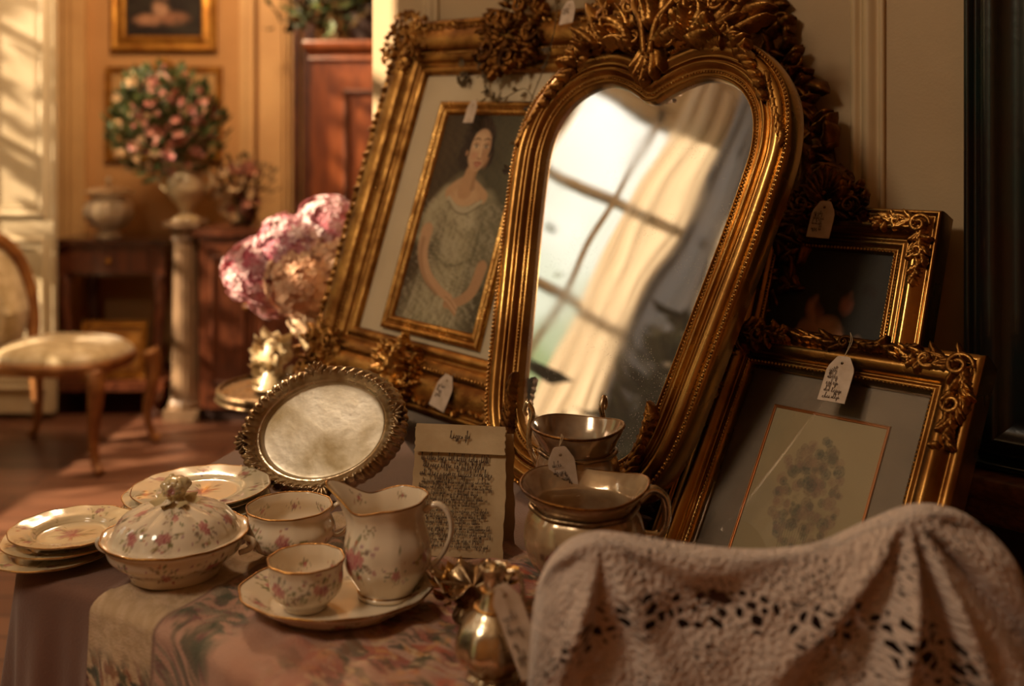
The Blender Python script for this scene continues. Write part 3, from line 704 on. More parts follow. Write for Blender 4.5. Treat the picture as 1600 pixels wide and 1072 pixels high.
MB().lathe(rounded([(0, 0), (.1, 0), (.15, .12), (.16, .16), (.14, .16), (0, .12)], 4), 28).build('body', 'dark_wood', t)
rng = random.Random(31); t = thing('trailing_plant', 'bushy green and olive plant spilling over the top of the armoire', 'plant', loc=(ax+.24, 4.55, az+.14))
for m, sd in (('green_leaf', 1), ('dark_leaf', 2), ('dry_leaf', 3)):
    mb = MB()
    for k in range(420):
        p = Vector((rng.gauss(-.03, .17), rng.gauss(-.02, .1), rng.uniform(-.06, .42))); leafblade(mb, p, (p.x+rng.gauss(0, .2), p.y+rng.gauss(0, .2), rng.gauss(0, .3)), rng.uniform(.05, .1), rng.uniform(.012, .024), rng)
    mb.build('foliage', m, t, smooth=False)
# upholstered chair seen from its side, back at the picture's left edge
def chair():
    c = at(100, 0, 3.86); t = thing('upholstered_chair', 'gilt wood chair with a pale satin seat at the left edge', 'chair', loc=(c[0], c[1], 0), rz=math.radians(-8)); zs = .425
    X, Yd = .28, .23
    def sq(R, Z, T): k = (np.abs(np.cos(T))**3.2+np.abs(np.sin(T))**3.2)**(-1/3.2); return R*k, Z
    mb = MB().lathe(rounded([(0, zs+.025), (.1, zs+.022), (.18, zs+.005), (.225, zs-.025), (.232, zs-.045)], 5), 64, deform=sq)
    for v in mb.v: v[:, 1] *= Yd/X*1.05
    mb.build('seat', 'upholstery', t)
    mb = MB().lathe(rounded([(.225, zs-.04), (.24, zs-.05), (.238, zs-.075), (.226, zs-.09), (.2, zs-.085)], 4), 64, deform=sq)
    for v in mb.v: v[:, 1] *= Yd/X*1.05
    mb.build('seat_rail', 'gilt_wood', t)
    for sx in (-1, 1):
        for sy in (-1, 1):
            x_, y_ = sx*(X-.04), sy*(Yd-.03)
            MB().tube(spl([(x_, y_, zs-.06), (x_+sx*.012, y_+sy*.012, zs-.13), (x_-sx*.008, y_-sy*.005, .13), (x_+sx*.005, y_+sy*.003, .04), (x_+sx*.03, y_+sy*.015, .012)], 16), [.034, .03, .019, .015, .019], 8).build('leg', 'gilt_wood', t)
    n = 26; pts = [(-.235-.10*(1-math.cos(a))*.5-.06*math.sin(a*.5), math.cos(a)*.17, zs+.02+.0+.30*math.sin(a)+.08) for a in np.linspace(-.55, PI+.55, n)]
    MB().tube(pts, .024, 8).build('back_frame', 'gilt_wood', t)
    P = np.array([[(-.24-.11*(1-math.cos(a))*.3-.08*q*math.sin(a*.5)+s_*.022*(1-q*q), q*math.cos(a)*.155, zs+.1+q*math.sin(a)*.28) for q in np.linspace(0, 1, 6)] for a in np.linspace(0, 2*PI, 30) for s_ in (1,)])
    MB().grid(P).build('backrest', 'upholstery', t)
    P2 = P.copy(); P2[..., 0] -= .03; MB().grid(P2, flip=True).build('back_cover', 'upholstery', t)
    for sy in (-1, 1): MB().tube([(-.235, sy*.16, zs-.05), (-.25, sy*.165, zs+.1)], .016, 8).build('back_post', 'gilt_wood', t)
chair()
# round side table, vase, hydrangeas, porcelain ornament
gt = (-.452, 2.06); zg = .675
t = thing('gueridon_table', 'small round silver-topped side table behind the oval tray, under the hydrangeas', 'table', loc=(gt[0], gt[1], 0))
MB().lathe(rounded([(0, zg-.002), (.125, zg-.002), (.130, zg+.004), (.138, zg+.001), (.138, zg-.012), (.128, zg-.02), (0, zg-.02)], 4), 72).build('table_top', 'silver_tarnish', t)
MB().lathe(rounded([(.02, zg-.02), (.05, zg-.03), (.09, zg-.02), (.04, zg-.07), (.018, zg-.1), (.024, zg-.2), (.014, zg-.3), (.028, .22), (.02, .16), (0, .14)], 5), 32).build('column', 'gilt_wood', t)
for k in range(3):
    a = 2*PI*k/3+.5; MB().tube(spl([(0, 0, .17), (.08*math.cos(a), .08*math.sin(a), .15), (.14*math.cos(a), .14*math.sin(a), .05), (.18*math.cos(a), .18*math.sin(a), .012)], 14), [.024, .018, .014, .018], 8).build('leg', 'gilt_wood', t)
vc = (-.385, 2.09)
t = thing('relief_vase', 'cream relief vase of hydrangeas on the round side table', 'vase', loc=(vc[0], vc[1], zg+.002))
def rel(R, Z, T): return R*(1+.10*np.sin(5*T+Z*60)*np.clip(Z*9, 0, 1)+.04*np.sin(11*T-Z*90)), Z
MB().lathe(rounded([(0, 0), (.03, 0), (.034, .01), (.02, .03), (.034, .06), (.054, .12), (.062, .16), (.085, .2), (.08, .203), (.05, .16), (0, .12)], 6), 96, deform=rel).build('body', 'white_ceramic', t)
t = thing('porcelain_ornament', 'small white rococo porcelain ornament on the round side table, left of the vase', 'ornament', loc=(-.475, 2.03, zg+.004)); rg = random.Random(8)
mb = MB().lathe(rounded([(0, 0), (.035, 0), (.03, .015), (.018, .04), (.026, .06), (.014, .09), (0, .1)], 5), 30)
mb.build('body', 'white_ceramic', t)
mb = MB()
for k in range(46):
    a = rg.uniform(0, 6.28); z = rg.uniform(.01, .1); r = .036-.2*abs(z-.03)*.8
    leafblade(mb, (r*.6*math.cos(a), r*.6*math.sin(a), z), (math.cos(a), math.sin(a), rg.uniform(-.2, 1)), .03, .012, rg)
mb.build('scrollwork', 'white_ceramic', t)
rg = random.Random(77)
t = thing('hydrangea_bunch', 'bunch of pink and cream hydrangea heads with pale edges in the relief vase', 'flowers', loc=(vc[0], vc[1], zg+.13))
heads = [((402, 425, 2.02), .068, 'b8586a', 'e8c8c8'), ((455, 392, 2.02), .075, 'a84a62', 'f0d8d8'), ((512, 358, 2.06), .07, 'b86a76', 'f2dede'), ((470, 440, 1.98), .07, 'd9a27c', 'e8c4a0'), ((520, 420, 2.03), .08, 'd09a78', 'e8ccaa'), ((425, 458, 2.05), .05, 'c06a70', 'eacccc'), ((492, 492, 2.03), .055, 'd8b48c', 'e8d4b4')]
for (u, v, Y), R, c1, c2 in heads:
    ct = Vector(at(u, v, Y))-Vector((vc[0], vc[1], zg+.13)); mb = MB().ball(tuple(ct), R*.82, 14, 10, col=lin(c1))
    for k in range(260):
        n = Vector((rg.gauss(0, 1), rg.gauss(0, 1), rg.gauss(0, 1))).normalized(); q = n.to_track_quat('Z', 'Y'); f = rg.random(); a0 = rg.uniform(0, 6)
        cc = np.array(lin(c1))*(1-f)+np.array(lin(c2))*f; r = R*rg.uniform(.13, .2); b = ct+n*R*rg.uniform(.86, 1.02); 
        for p in range(4):
            a = a0+p*PI/2; V = []
            for rr, aa, zz in ((0, 0, 0), (.7, -.6, .2), (1.1, 0, .05), (.7, .6, .2)):
                w_ = q @ Vector((rr*r*math.cos(a+aa), rr*r*math.sin(a+aa), zz*r)); V.append(tuple(b+w_))
            mb.add(V, [(0, 1, 2, 3)], cc)
    mb.build('flower_head', 'petal', t, color=True, smooth=False)
mb = MB()
for k in range(9): 
    a = rg.uniform(0, 6.28); mb.tube(spl([(0, 0, -.02), (.03*math.cos(a), .03*math.sin(a), .1), (.07*math.cos(a), .05*math.sin(a), .2)], 8), .003, 6)
mb.build('stems', 'green_leaf', t)
# potted plant by the window, seen in the mirror
t = thing('planter', 'plain planter by the windows, out of view except for its plant in the mirror', 'planter', loc=(-1.4, .87, 0))
MB().lathe(rounded([(0, 0), (.13, 0), (.18, .3), (.2, .34), (.17, .34), (0, .3)], 4), 30).build('body', 'dark_wood', t)
rg = random.Random(13); t = thing('potted_fern', 'dark leafy plant reflected as a silhouette low in the gilt mirror', 'plant', loc=(-1.4, .87, .3)); mb = MB()
for k in range(800):
    z = rg.uniform(.25, 1.36); r = .17*min(1, (1.46-z)/.5)+.01; p = Vector((rg.gauss(0, r*.5), rg.gauss(0, r*.5), z)); leafblade(mb, p, (p.x, p.y, rg.gauss(0, .15)), rg.uniform(.08, .15), rg.uniform(.015, .03), rg)
mb.build('foliage', 'dark_leaf', t, smooth=False)
MB().tube([(0, 0, 0), (.01, .01, .8), (0, 0, 1.3)], [.02, .012, .005], 8).build('stem', 'dark_wood', t)

# tree added out of view outside the windows so its leaves dapple the sunlight
rg = random.Random(19); t = thing('dapple_tree', 'leafy tree added to dapple sunlight outside the windows, out of view except through the mirror', 'tree', loc=(-4.3, 2.6, 0)); mb = MB()
for k in range(1000):
    leafblade(mb, (rg.gauss(.1, .4), rg.gauss(.3, .55), 2.35+rg.gauss(0, .5)), (rg.gauss(0, 1), rg.gauss(0, 1), rg.gauss(-.3, .6)), rg.uniform(.08, .17), rg.uniform(.02, .045), rg)
mb.build('foliage', 'green_leaf', t, smooth=False)
mb = MB().tube(spl([(0, 0, -.3), (.03, .02, 1.0), (0, .1, 1.9), (.1, .3, 2.7)], 20), [.1, .08, .06, .02], 10)
for k in range(9): a = rg.uniform(0, 6.28); mb.tube(spl([(0, .1, 1.5+.1*k), (.25*math.cos(a), .1+.3*math.sin(a), 1.9+.1*k), (.5*math.cos(a), .2+.6*math.sin(a), 2.1+.1*k)], 8), [.03, .015, .006], 6)
mb.build('trunk', 'dark_wood', t)

# ================================================================== display table and its cloths
TZ = .75
OUT = [(-.31, 1.90), (-.362, 1.72), (-.36, 1.5), (-.376, 1.38), (-.41, 1.25), (-.455, 1.12), (-.485, 1.03), (-.465, .965), (-.40, .935), (-.311, .885), (-.245, .835), (-.196, .785), (-.13, .742), (-.04, .728), (.03, .742), (.09, .775), (.118, .84), (.118, .94), (.10, 1.04), (.125, 1.17), (.16, 1.30), (.175, 1.42)]
EP = spl(OUT, 300); CEN = np.array([-.10, 1.22])
ET = np.gradient(EP, axis=0); ET /= np.linalg.norm(ET, axis=1)[:, None]; EN = np.stack([-ET[:, 1], ET[:, 0]], 1)
if ((EN*(EP-CEN)).sum(1) < 0).mean() > .5: EN = -EN
for _ in range(6): EN[1:-1] = (EN[:-2]+EN[1:-1]+EN[2:])/3
EN /= np.linalg.norm(EN, axis=1)[:, None]
ES = np.concatenate([[0], np.cumsum(np.linalg.norm(np.diff(EP, axis=0), axis=1))])
def tabletop():
    t = thing('display_table', 'table under the dusky pink cloth and floral runner, carrying the china and mirror', 'table', loc=(-.1, 1.2, 0))
    P = EP-EN*.014; P = np.concatenate([P]); mb = MB(); n = len(P)
    top = [(p[0]+.1, p[1]-1.2, TZ-.006) for p in P]; bot = [(p[0]+.1, p[1]-1.2, TZ-.03) for p in P]
    mb.add(top+bot, [tuple(range(n)), tuple(range(2*n-1, n-1, -1))]+[(i, (i+1) % n, n+(i+1) % n, n+i) for i in range(n)])
    mb.build('table_top', 'dark_wood', t, smooth=False)
    for (x, y) in ((-.30, 1.10), (-.27, 1.62), (.08, .82), (.12, 1.25)): MB().tube([(x+.1, y-1.2, TZ-.03), (x+.1, y-1.2, .4), (x+.1, y-1.2, 0)], [.025, .02, .022], 8).build('leg', 'dark_wood', t)
tabletop()
def drape(i0, i1, up, inner, depth, off, folds, seed, z0, ncol=None, sub=1, fq=1.):
    """grid over the edge points i0..i1: from 'inner' (0 edge .. 1 centre) over the edge and down"""
    rng = random.Random(seed); idx = np.linspace(i0, i1, int((i1-i0)*sub)+1); ph = [rng.uniform(0, 6) for _ in range(6)]
    ep = np.stack([np.interp(idx, np.arange(300), EP[:, k]) for k in (0, 1)], 1); en = np.stack([np.interp(idx, np.arange(300), EN[:, k]) for k in (0, 1)], 1)
    s = np.interp(idx, np.arange(300), ES)
    rows = []; info = []
    for q in np.linspace(inner, 0, up, endpoint=False):
        p = ep-en*.012+(CEN-ep)*q; rows.append(np.concatenate([p, np.full((len(p), 1), z0)+(.0022*np.maximum(0, np.sin(p[:, 0]*70+p[:, 1]*95+ph[0]+1.5*np.sin(p[:, 0]*31)))**2*min(1, (inner-q)*8)*(q > .03)+.0012*np.sin(p[:, 0]*150-p[:, 1]*60+ph[1])*(q < inner*.98))[:, None]*(1 if up > 6 else 0)], 1)); info.append(np.stack([s, np.full_like(s, q)], 1))
    R = .012
    for a in np.linspace(0, PI/2, 6): 
        p = ep-en*.012+en*(R+off)*math.sin(a); rows.append(np.concatenate([p, np.full((len(p), 1), z0-R+R*math.cos(a))], 1)); info.append(np.stack([s, np.full_like(s, -.002-a*.01)], 1))
    for k, d in enumerate(np.linspace(0, 1, 40 if up < 20 else 130)[1:]):
        z = z0-R-depth*d*np.clip(1-(idx-258)/12, .02, 1)
        f = folds*min(1, d*2.2)*(np.sin(s*38*fq+ph[2]+d*.7)+.5*np.sin(s*81*fq+ph[3]-d)+.3*np.sin(s*17*fq+ph[4]))*.5+folds*.8*min(1, d*2)
        p = ep+en*(off+f)[:, None]; rows.append(np.concatenate([p, z[:, None]], 1)); info.append(np.stack([s, np.full_like(s, -.02-depth*d)], 1))
    return np.array(rows), np.array(info)
P, I = drape(0, 299, 6, .96, .62, .0, .026, 3, TZ, sub=2.6, fq=2.3)
mb = MB().grid(P, flip=False)
tag(mb.build('tablecloth', 'base_cloth'), 'plain dusky pink cloth over the table, hanging below the three small plates at the left', 'tablecloth')
# tapestry runner
ia, ib = int(np.interp(.0, [0], [0])), 0
def nearest(x, y): return int(np.argmin(np.hypot(EP[:, 0]-x, EP[:, 1]-y)))
i0, i1 = nearest(-.37, .915), nearest(.118, .86)
P, I = drape(i0, i1, 130, .80, .30, .012, .018, 9, TZ+.0025, sub=3.4, fq=1.5)
nr, nc = P.shape[:2]
S = (I[..., 0]-I[0, 0, 0]); Dp = I[..., 1]; X, Y = P[..., 0], P[..., 1]
def tapestry_colours():
    C = np.ones((nr, nc, 3))*np.array(lin('a87c66')); n1 = noise2(X*1., Y-P[..., 2], 5, 50); n2 = noise2(X, Y-P[..., 2], 7, 300); n3 = noise2(X, Y-P[..., 2]*1.3, 8, 600)
    blend(C, np.clip(.5+n1*1.3, 0, 1)*.6, lin('c4a08c'))
    # cream border along the left with a mottled floral foot
    edge = .082+.010*n1
    m = np.clip((edge-S)*300, 0, 1); blend(C, m, lin('c4a888'))
    blend(C, m*np.clip(.5+n3*2, 0, 1)*.35, lin('8e7440'))
    low = np.clip((-Dp-.040-.015*n1)*40, 0, 1)
    for sd, th, col in ((21, .18, '3c4028'), (22, .3, '6a2e34'), (23, .32, '8a5a3a'), (24, .38, '2c3324')):
        nn = noise2(X*1.2, P[..., 2]-Y*1.2, sd, 420); blend(C, m*low*np.clip((nn-th*.4)*9, 0, 1)*.9, lin(col))
    blend(C, np.clip(1-np.abs(S-edge)*260, 0, 1)*.7, lin('4a3020'))
    # grey-green floral band inside the border
    m2 = np.clip((S-edge)*200, 0, 1)*np.clip((.17+.03*n1-S)*40, 0, 1)
    for sd, th, col in ((31, .0, '5c5a44'), (32, .18, '8c7c68'), (33, .22, '3f4634'), (34, .3, '7a4848')):
        nn = noise2(X*.8+Y*.3, P[..., 2]-Y, sd, 340); blend(C, m2*np.clip((nn-th*.5)*6, 0, 1)*.8, lin(col))
    # red and olive flowers over the middle and right
    g = np.clip((S-.20-.04*n1)*14, 0, 1)*np.clip(.2+1.2*(n1+.35), 0, 1)
    for sd, th, sc, col in ((41, .05, 60, '8e3424'), (42, .2, 90, 'a84e30'), (43, .22, 80, '4a4a28'), (44, .32, 130, 'c08a54'), (45, .34, 150, '2e3420'), (46, .4, 170, 'c7a884')):
        nn = noise2(X+.3*Y, Y-P[..., 2]+.3*X, sd, sc*2.6); blend(C, g*np.clip((nn-th*.5)*7, 0, 1)*.85, lin(col))
    return C
tag(MB().grid(P, col=tapestry_colours().reshape(-1, 3)).build('table_runner', 'tapestry', color=True), 'floral tapestry runner with a cream left border, over the pink cloth and table edge', 'table runner')
# low bench by the wall that carries the two right-hand frames
def bench():
    t = thing('bench', 'low dark bench against the wall, hidden under the right-hand frames', 'bench', M=MW); x0, x1 = .89, 1.30
    MB().box(x0, x1, .59, .62, .01, .385).build('seat', 'dark_wood', t, smooth=False)
    for x in (x0+.03, x1-.03):
        for d in (.04, .35): MB().box(x-.02, x+.02, 0, .59, d-.02, d+.02).build('leg', 'dark_wood', t, smooth=False)
bench()
# ================================================================== large portrait in its gilt frame
MP = planeM((-.353, 1.70, .778), 44.5, 18, -2)
FW, FH = .54, .633
def garland(t, mb_only=None): pass
def portrait_art(X, Y):
    A = 343/180.                      # height over width; y in width units
    y = Y*A; x = X; C = np.ones(X.shape+(3,))*np.array(lin('3a3022')); n = noise2(x, y, 3, 9); n2 = noise2(x, y, 4, 34); n3 = noise2(x, y, 14, 90)
    def ell(cx, cy, a, b, col, soft=6., k=1., rot=0., w=.0):
        dx, dy = x-cx, y-cy; c_, s_ = math.cos(rot), math.sin(rot); p = (dx*c_+dy*s_)/a; q = (-dx*s_+dy*c_)/b
        blend(C, np.clip((1-np.hypot(p, q)+w*n2)*soft, 0, 1)*k, lin(col))
    def limb(pts, wd, col, soft=1., k=1.):
        P = spl(pts, 40); d = np.full(x.shape, 9.); wds = np.interp(np.linspace(0, 1, 40), np.linspace(0, 1, len(wd)), wd)
        for (px, py), w_ in zip(P, wds): d = np.minimum(d, np.hypot(x-px, y-py)/w_)
        blend(C, np.clip((1-d)*4*soft, 0, 1)*k, lin(col))
    blend(C, np.clip((x-.35)*1.6+n*.6, 0, 1)*.8, lin('5f5c46')); blend(C, np.clip((y-1.5)*2, 0, 1)*.5, lin('2c2219')); blend(C, np.clip((.5-x)*2+(1.2-y)*.3+n*.4, 0, 1)*.6, lin('54402a'))
    blend(C, np.clip(.45-y, 0, 1)*1.4, lin('4a3624'))
    # torso and dress
    limb([(.47, 1.10), (.50, .9), (.55, .6), (.5, .3), (.45, .0)], [.30, .36, .33, .42, .52], 'a39878', .4)
    limb([(.27, 1.13), (.15, .95), (.12, .75)], [.14, .15, .13], 'aba080', .5)           # sleeve left
    limb([(.75, 1.12), (.88, .95), (.9, .7), (.86, .45)], [.13, .15, .14, .12], '8f866a', .5)
    for k in range(26):                                                                # dress folds
        xx = .22+.024*k; limb([(xx+.06*math.sin(k), 1.08-.006*k), (xx+.03*math.sin(k*2.1), .75), (xx-.05+.05*math.sin(k*1.3), .3), (xx-.1+.08*math.sin(k*1.7), .02)], [.006, .012, .014], ('bfb394', '7d7558', 'aea384')[k % 3], k=.45)
    ell(.53, .95, .2, .16, 'c0b596', 2., .5, w=.4); ell(.46, .66, .16, .12, 'b3a88c', 2, .5, w=.5)
    limb([(.25, .62), (.5, .52), (.75, .6)], [.012, .02, .012], '5f583f', k=.5)
    blend(C, np.clip((x-.62)*2.2, 0, 1)*(y < 1.15)*.45, lin('4e4834')); blend(C, np.clip(n3*2+n2, 0, 1)*(y < 1.1)*.35, lin('c4ba9e')); blend(C, np.clip(-n3*2-n2, 0, 1)*(y < 1.1)*.35, lin('5c563e'))
    # chest, shoulders, neck
    limb([(.30, 1.17), (.47, 1.24), (.70, 1.15)], [.075, .10, .07], 'c19a72'); ell(.485, 1.14, .19, .10, 'c9a47c', 4)
    limb([(.47, 1.2), (.485, 1.33), (.5, 1.42)], [.10, .078, .082], 'bd946c'); limb([(.55, 1.22), (.545, 1.36)], [.03, .02], '8f6848', k=.5)
    limb([(.29, 1.12), (.42, 1.03), (.56, 1.02), (.70, 1.11)], [.022, .03, .022], 'b8ac8e'); limb([(.3, 1.09), (.42, 1.0), (.56, .99), (.70, 1.08)], [.01, .012, .01], '6a6148', k=.6)
    # arms and hands
    limb([(.13, .80), (.15, .6), (.27, .42), (.47, .30), (.62, .25)], [.085, .07, .058, .045, .04], 'c29a74'); limb([(.11, .72), (.14, .55), (.27, .37), (.45, .26)], [.03, .028, .02], '8e6848', k=.5)
    limb([(.9, .55), (.86, .35), (.74, .24), (.6, .2)], [.07, .065, .05, .045], 'b68e68')
    for k in range(4): limb([(.58, .27-.02*k), (.66, .23-.022*k), (.73, .18-.02*k)], [.016, .012], ('c8a27c', 'b08862')[k % 2])
    # hair and face
    x = .525+(x-.525)/1.24; y = 1.42+(y-1.42)/1.24
    ell(.50, 1.615, .165, .19, '2a1a10', 5, w=.1); ell(.41, 1.50, .09, .12, '2e1c12', 4); ell(.62, 1.50, .06, .1, '281810', 4); ell(.47, 1.75, .12, .07, '32200f', 4)
    ell(.525, 1.545, .115, .165, 'c69f7a', 9); ell(.50, 1.60, .09, .085, 'd3ae88', 3, .7); ell(.605, 1.52, .045, .13, 'a87c58', 2.5, .7); ell(.485, 1.50, .04, .035, 'c98d70', 2, .5)
    ell(.53, 1.41, .05, .03, 'c49a76', 3, .6)
    for ex in (.480, .578):
        ell(ex, 1.567, .028, .011, 'e0cdb0', 4); ell(ex+.002, 1.567, .012, .012, '2a1a12', 4); limb([(ex-.03, 1.577), (ex, 1.584), (ex+.028, 1.576)], [.004, .005, .003], '4a2e1e', k=.9)
        limb([(ex-.036, 1.615), (ex, 1.628), (ex+.034, 1.617)], [.004, .008, .003], '3c2418', k=.8); ell(ex, 1.593, .035, .015, 'a67c5a', 2, .4)
    limb([(.537, 1.60), (.541, 1.53), (.545, 1.49)], [.008, .009, .012], 'd8b48e', k=.7); limb([(.556, 1.57), (.562, 1.50)], [.006, .01], '966c4c', k=.6); limb([(.522, 1.482), (.542, 1.476), (.562, 1.484)], [.005, .006, .005], '8a5a40', k=.8)
    limb([(.497, 1.442), (.52, 1.449), (.533, 1.445), (.548, 1.449), (.572, 1.443)], [.004, .008, .007, .008, .004], '9c4c40'); limb([(.507, 1.432), (.535, 1.425), (.563, 1.433)], [.005, .009, .005], 'b0604e', k=.9); limb([(.515, 1.408), (.535, 1.405), (.555, 1.409)], [.004, .005, .004], '966c4c', k=.5)
    for k in range(16):
        a = .3+k*.17; limb([(.5+.1*math.cos(a), 1.62+.09*math.sin(a)), (.5+.15*math.cos(a+.2), 1.63+.14*math.sin(a+.2)), (.47+.14*math.cos(a+.5), 1.62+.15*math.sin(a+.5))], [.004, .006], ('4c3220', '1a0f08')[k % 2], k=.6)
    limb([(.43, 1.66), (.41, 1.58), (.42, 1.5)], [.02, .022, .012], '2a1a10'); limb([(.625, 1.64), (.64, 1.56), (.625, 1.5)], [.014, .016, .01], '241610')
    ell(.405, 1.515, .016, .025, 'b88a66', 4, .8)
    blend(C, np.clip(.25+n3*1.2, 0, 1)*.18, lin('6a5a3a')); blend(C, np.clip(-n3*1.2, 0, 1)*.25, lin('2a2014'))
    return C
def canvas(name, parent, x0, x1, y0, y1, z, art, n, m='paint_canvas'):
    xs = np.linspace(x0, x1, n); ys = np.linspace(y0, y1, int(n*(y1-y0)/(x1-x0))); X, Y = np.meshgrid((xs-x0)/(x1-x0), (ys-y0)/(y1-y0))
    P = np.stack(np.broadcast_arrays(xs[None], ys[:, None], np.array(float(z))), -1); mb = MB().grid(P, col=art(X, Y).reshape(-1, 3)); return mb.build(name, m, parent, color=True)
def slip(name, parent, x0, x1, y0, y1, w_, z, h, m='gold_bright', bd=None):
    o = rect_moulding(x0, x1, y0, y1, rounded([(0, z), (0, z+h*.6), (w_*.25, z+h), (w_*.5, z+h*.55), (w_*.75, z+h*.8), (w_, z+h*.2), (w_, z-.002)], 3)).build(name, m, parent)
    if bd:
        mb = MB(); beads(mb, along_rect(x0+w_*.5, x1-w_*.5, y0+w_*.5, y1-w_*.5, bd*2.3, z+h*.7), bd, .8); mb.build('beading', m, o)
    return o
def big_portrait():
    rng = random.Random(51)
    t = thing('portrait_frame', 'large leaning gilt frame with the portrait of a seated woman in a pale dress', 'framed picture', MP)
    prof = rounded([(0, -.036), (0, -.012), (.003, -.004), (.010, .002), (.016, -.002), (.022, .004), (.040, .010), (.055, .006), (.062, -.004), (.066, .000), (.076, -.003), (.082, -.010), (.090, -.006), (.098, -.010), (.100, -.02)], 4)
    x0, x1, y0, y1 = .0, FW, .0, FH
    rect_moulding(x0, x1, y0, y1, prof, 6).build('moulding', 'gold', t)
    mb = MB(); beads(mb, along_rect(.0655, FW-.0655, .0655, FH-.0655, .0068, .001), .0028, .7); mb.build('beading', 'gold_bright', t)
    mb = MB()                           # leaf pattern running over the swelling of the rails
    for k in range(4):
        a, b = [((.035, .03), (FW-.035, .03)), ((FW-.03, .035), (FW-.03, FH-.035)), ((FW-.035, FH-.03), (.035, FH-.03)), ((.03, FH-.035), (.03, .035))][k]
        a, b = np.array(a), np.array(b); Ln = np.linalg.norm(b-a); d = (b-a)/Ln; nn = np.array([-d[1], d[0]]); N = int(Ln/.0075)
        for i in range(N):
            p = a+d*(i*.0075+rng.uniform(-.001, .001)); base = math.atan2(d[1], d[0]); sg = 1 if i % 2 else -1
            q = p+nn*sg*rng.uniform(.002, .010)
            mb.leaf((q[0], q[1], .0055), base+sg*rng.uniform(.4, 1.1), .013*rng.uniform(.8, 1.3), .0046, .0034, .6, lobes=3, nt_=7, ns=5)
    mb.build('leaf_ornament', 'gold', t)
    for (cx, cy, a) in ((.04, .04, PI/4), (FW-.04, .04, PI*.75), (FW-.04, FH-.04, PI*1.25), (.04, FH-.04, -PI/4)):
        cluster(rng, (cx, cy), .060, .007, 17, .0055, 0, 2*PI, .34, 4, .0025).build('corner_ornament', 'gold', t)
    cluster(rng, (.305, FH-.042), .078, .008, 26, .010, 0, 2*PI, .32, 5, .003).build('centre_ornament', 'gold_dark', t)
    mb = cluster(rng, (.245, .045), .058, .008, 22, .013, 0, 2*PI, .38, 3, .003)
    for k in range(7): mb.leaf((.245, .045, .016), PI*k/3.5+.2, .035, .013, .012, 1.2, bend=.6)
    mb.build('centre_ornament', 'gold_bright', t)
    MB().box(.095, FW-.095, .058, FH-.095, -.022, -.018).build('mat_board', 'mat_board', t, smooth=False)
    slip('inner_frame', t, .157, .383, .108, .486, .022, -.0178, .010, 'gold_bright', .0016)
    canvas('painting', t, .178, .362, .129, .466, -.0165, portrait_art, 230)
    MB().box(.01, FW-.01, .01, FH-.01, -.0355, -.026).build('backing', 'dark_wood', t, smooth=False)
big_portrait()
# dry vine trailing over the top of that frame
def vine(name, label, M, paths, seed, nl, ls=.016, group=None):
    rng = random.Random(seed); t = thing(name, label, 'vine', M); st = MB(); lf = MB()
    for pts in paths:
        S_ = spl(pts, 50); st.tube(S_, [.0012, .0009, .0005], 5)
        for k in range(nl):
            i = rng.randrange(2, 50); p = S_[i]+np.array([rng.gauss(0, .004), rng.gauss(0, .004), rng.uniform(0, .004)]); leafblade(lf, tuple(p), (rng.gauss(0, 1), rng.gauss(0, 1), rng.uniform(-.1, .5)), ls*rng.uniform(.5, 1.2), ls*.25, rng)
    st.build('stems', 'dry_leaf', t); lf.build('foliage', 'dry_leaf', t, smooth=False); return t
vine('trailing_vine', 'thin dry vine hanging over the top edge of the large portrait frame', MP, [
    [(.30, .64, .02), (.36, .66, .02), (.41, .62, .03), (.40, .55, .012), (.385, .47, .01), (.39, .40, .01), (.385, .36, .012)],
    [(.24, .55, .0), (.27, .50, -.006), (.31, .485, .0), (.36, .50, .004), (.40, .47, .008)],
    [(.19, .545, -.01), (.205, .53, -.012), (.20, .51, -.012)], [(.28, .64, .02), (.32, .69, .0), (.30, .74, -.02)], [(.34, .64, .02), (.38, .72, .0), (.44, .76, -.01)], [(.40, .64, .02), (.45, .69, .01), (.50, .67, .02), (.54, .63, .02)]], 5, 26)
rgT = random.Random(99)
def tagM(M, x, y, z, rot=0, tilt=0): return M @ Matrix.Translation((x, y, z)) @ Matrix.Rotation(rot, 4, 'Z') @ Matrix.Rotation(tilt, 4, 'X')
price_tag(tagM(MP, .255, .478, .004, .02), .022, .034, 'small blank whitish tag stuck at the top of the woman portrait, above her hair', rgT, [(0, .003, -.004), (0, .008, -.006)], 0)
price_tag(tagM(MP, .365, .062, .014, -.15), .034, .045, 'faded tag on the lower rail of the portrait frame, just left of the gilt mirror', rgT, [(0, .004, -.006), (0, .008, -.010)], 3)
price_tag(tagM(MP, .425, .628, .020, .12), .026, .034, 'pale tag on the top rail of the portrait frame, left of the mirror crest', rgT, [(0, .004, -.004), (0, .010, -.008)], 2)
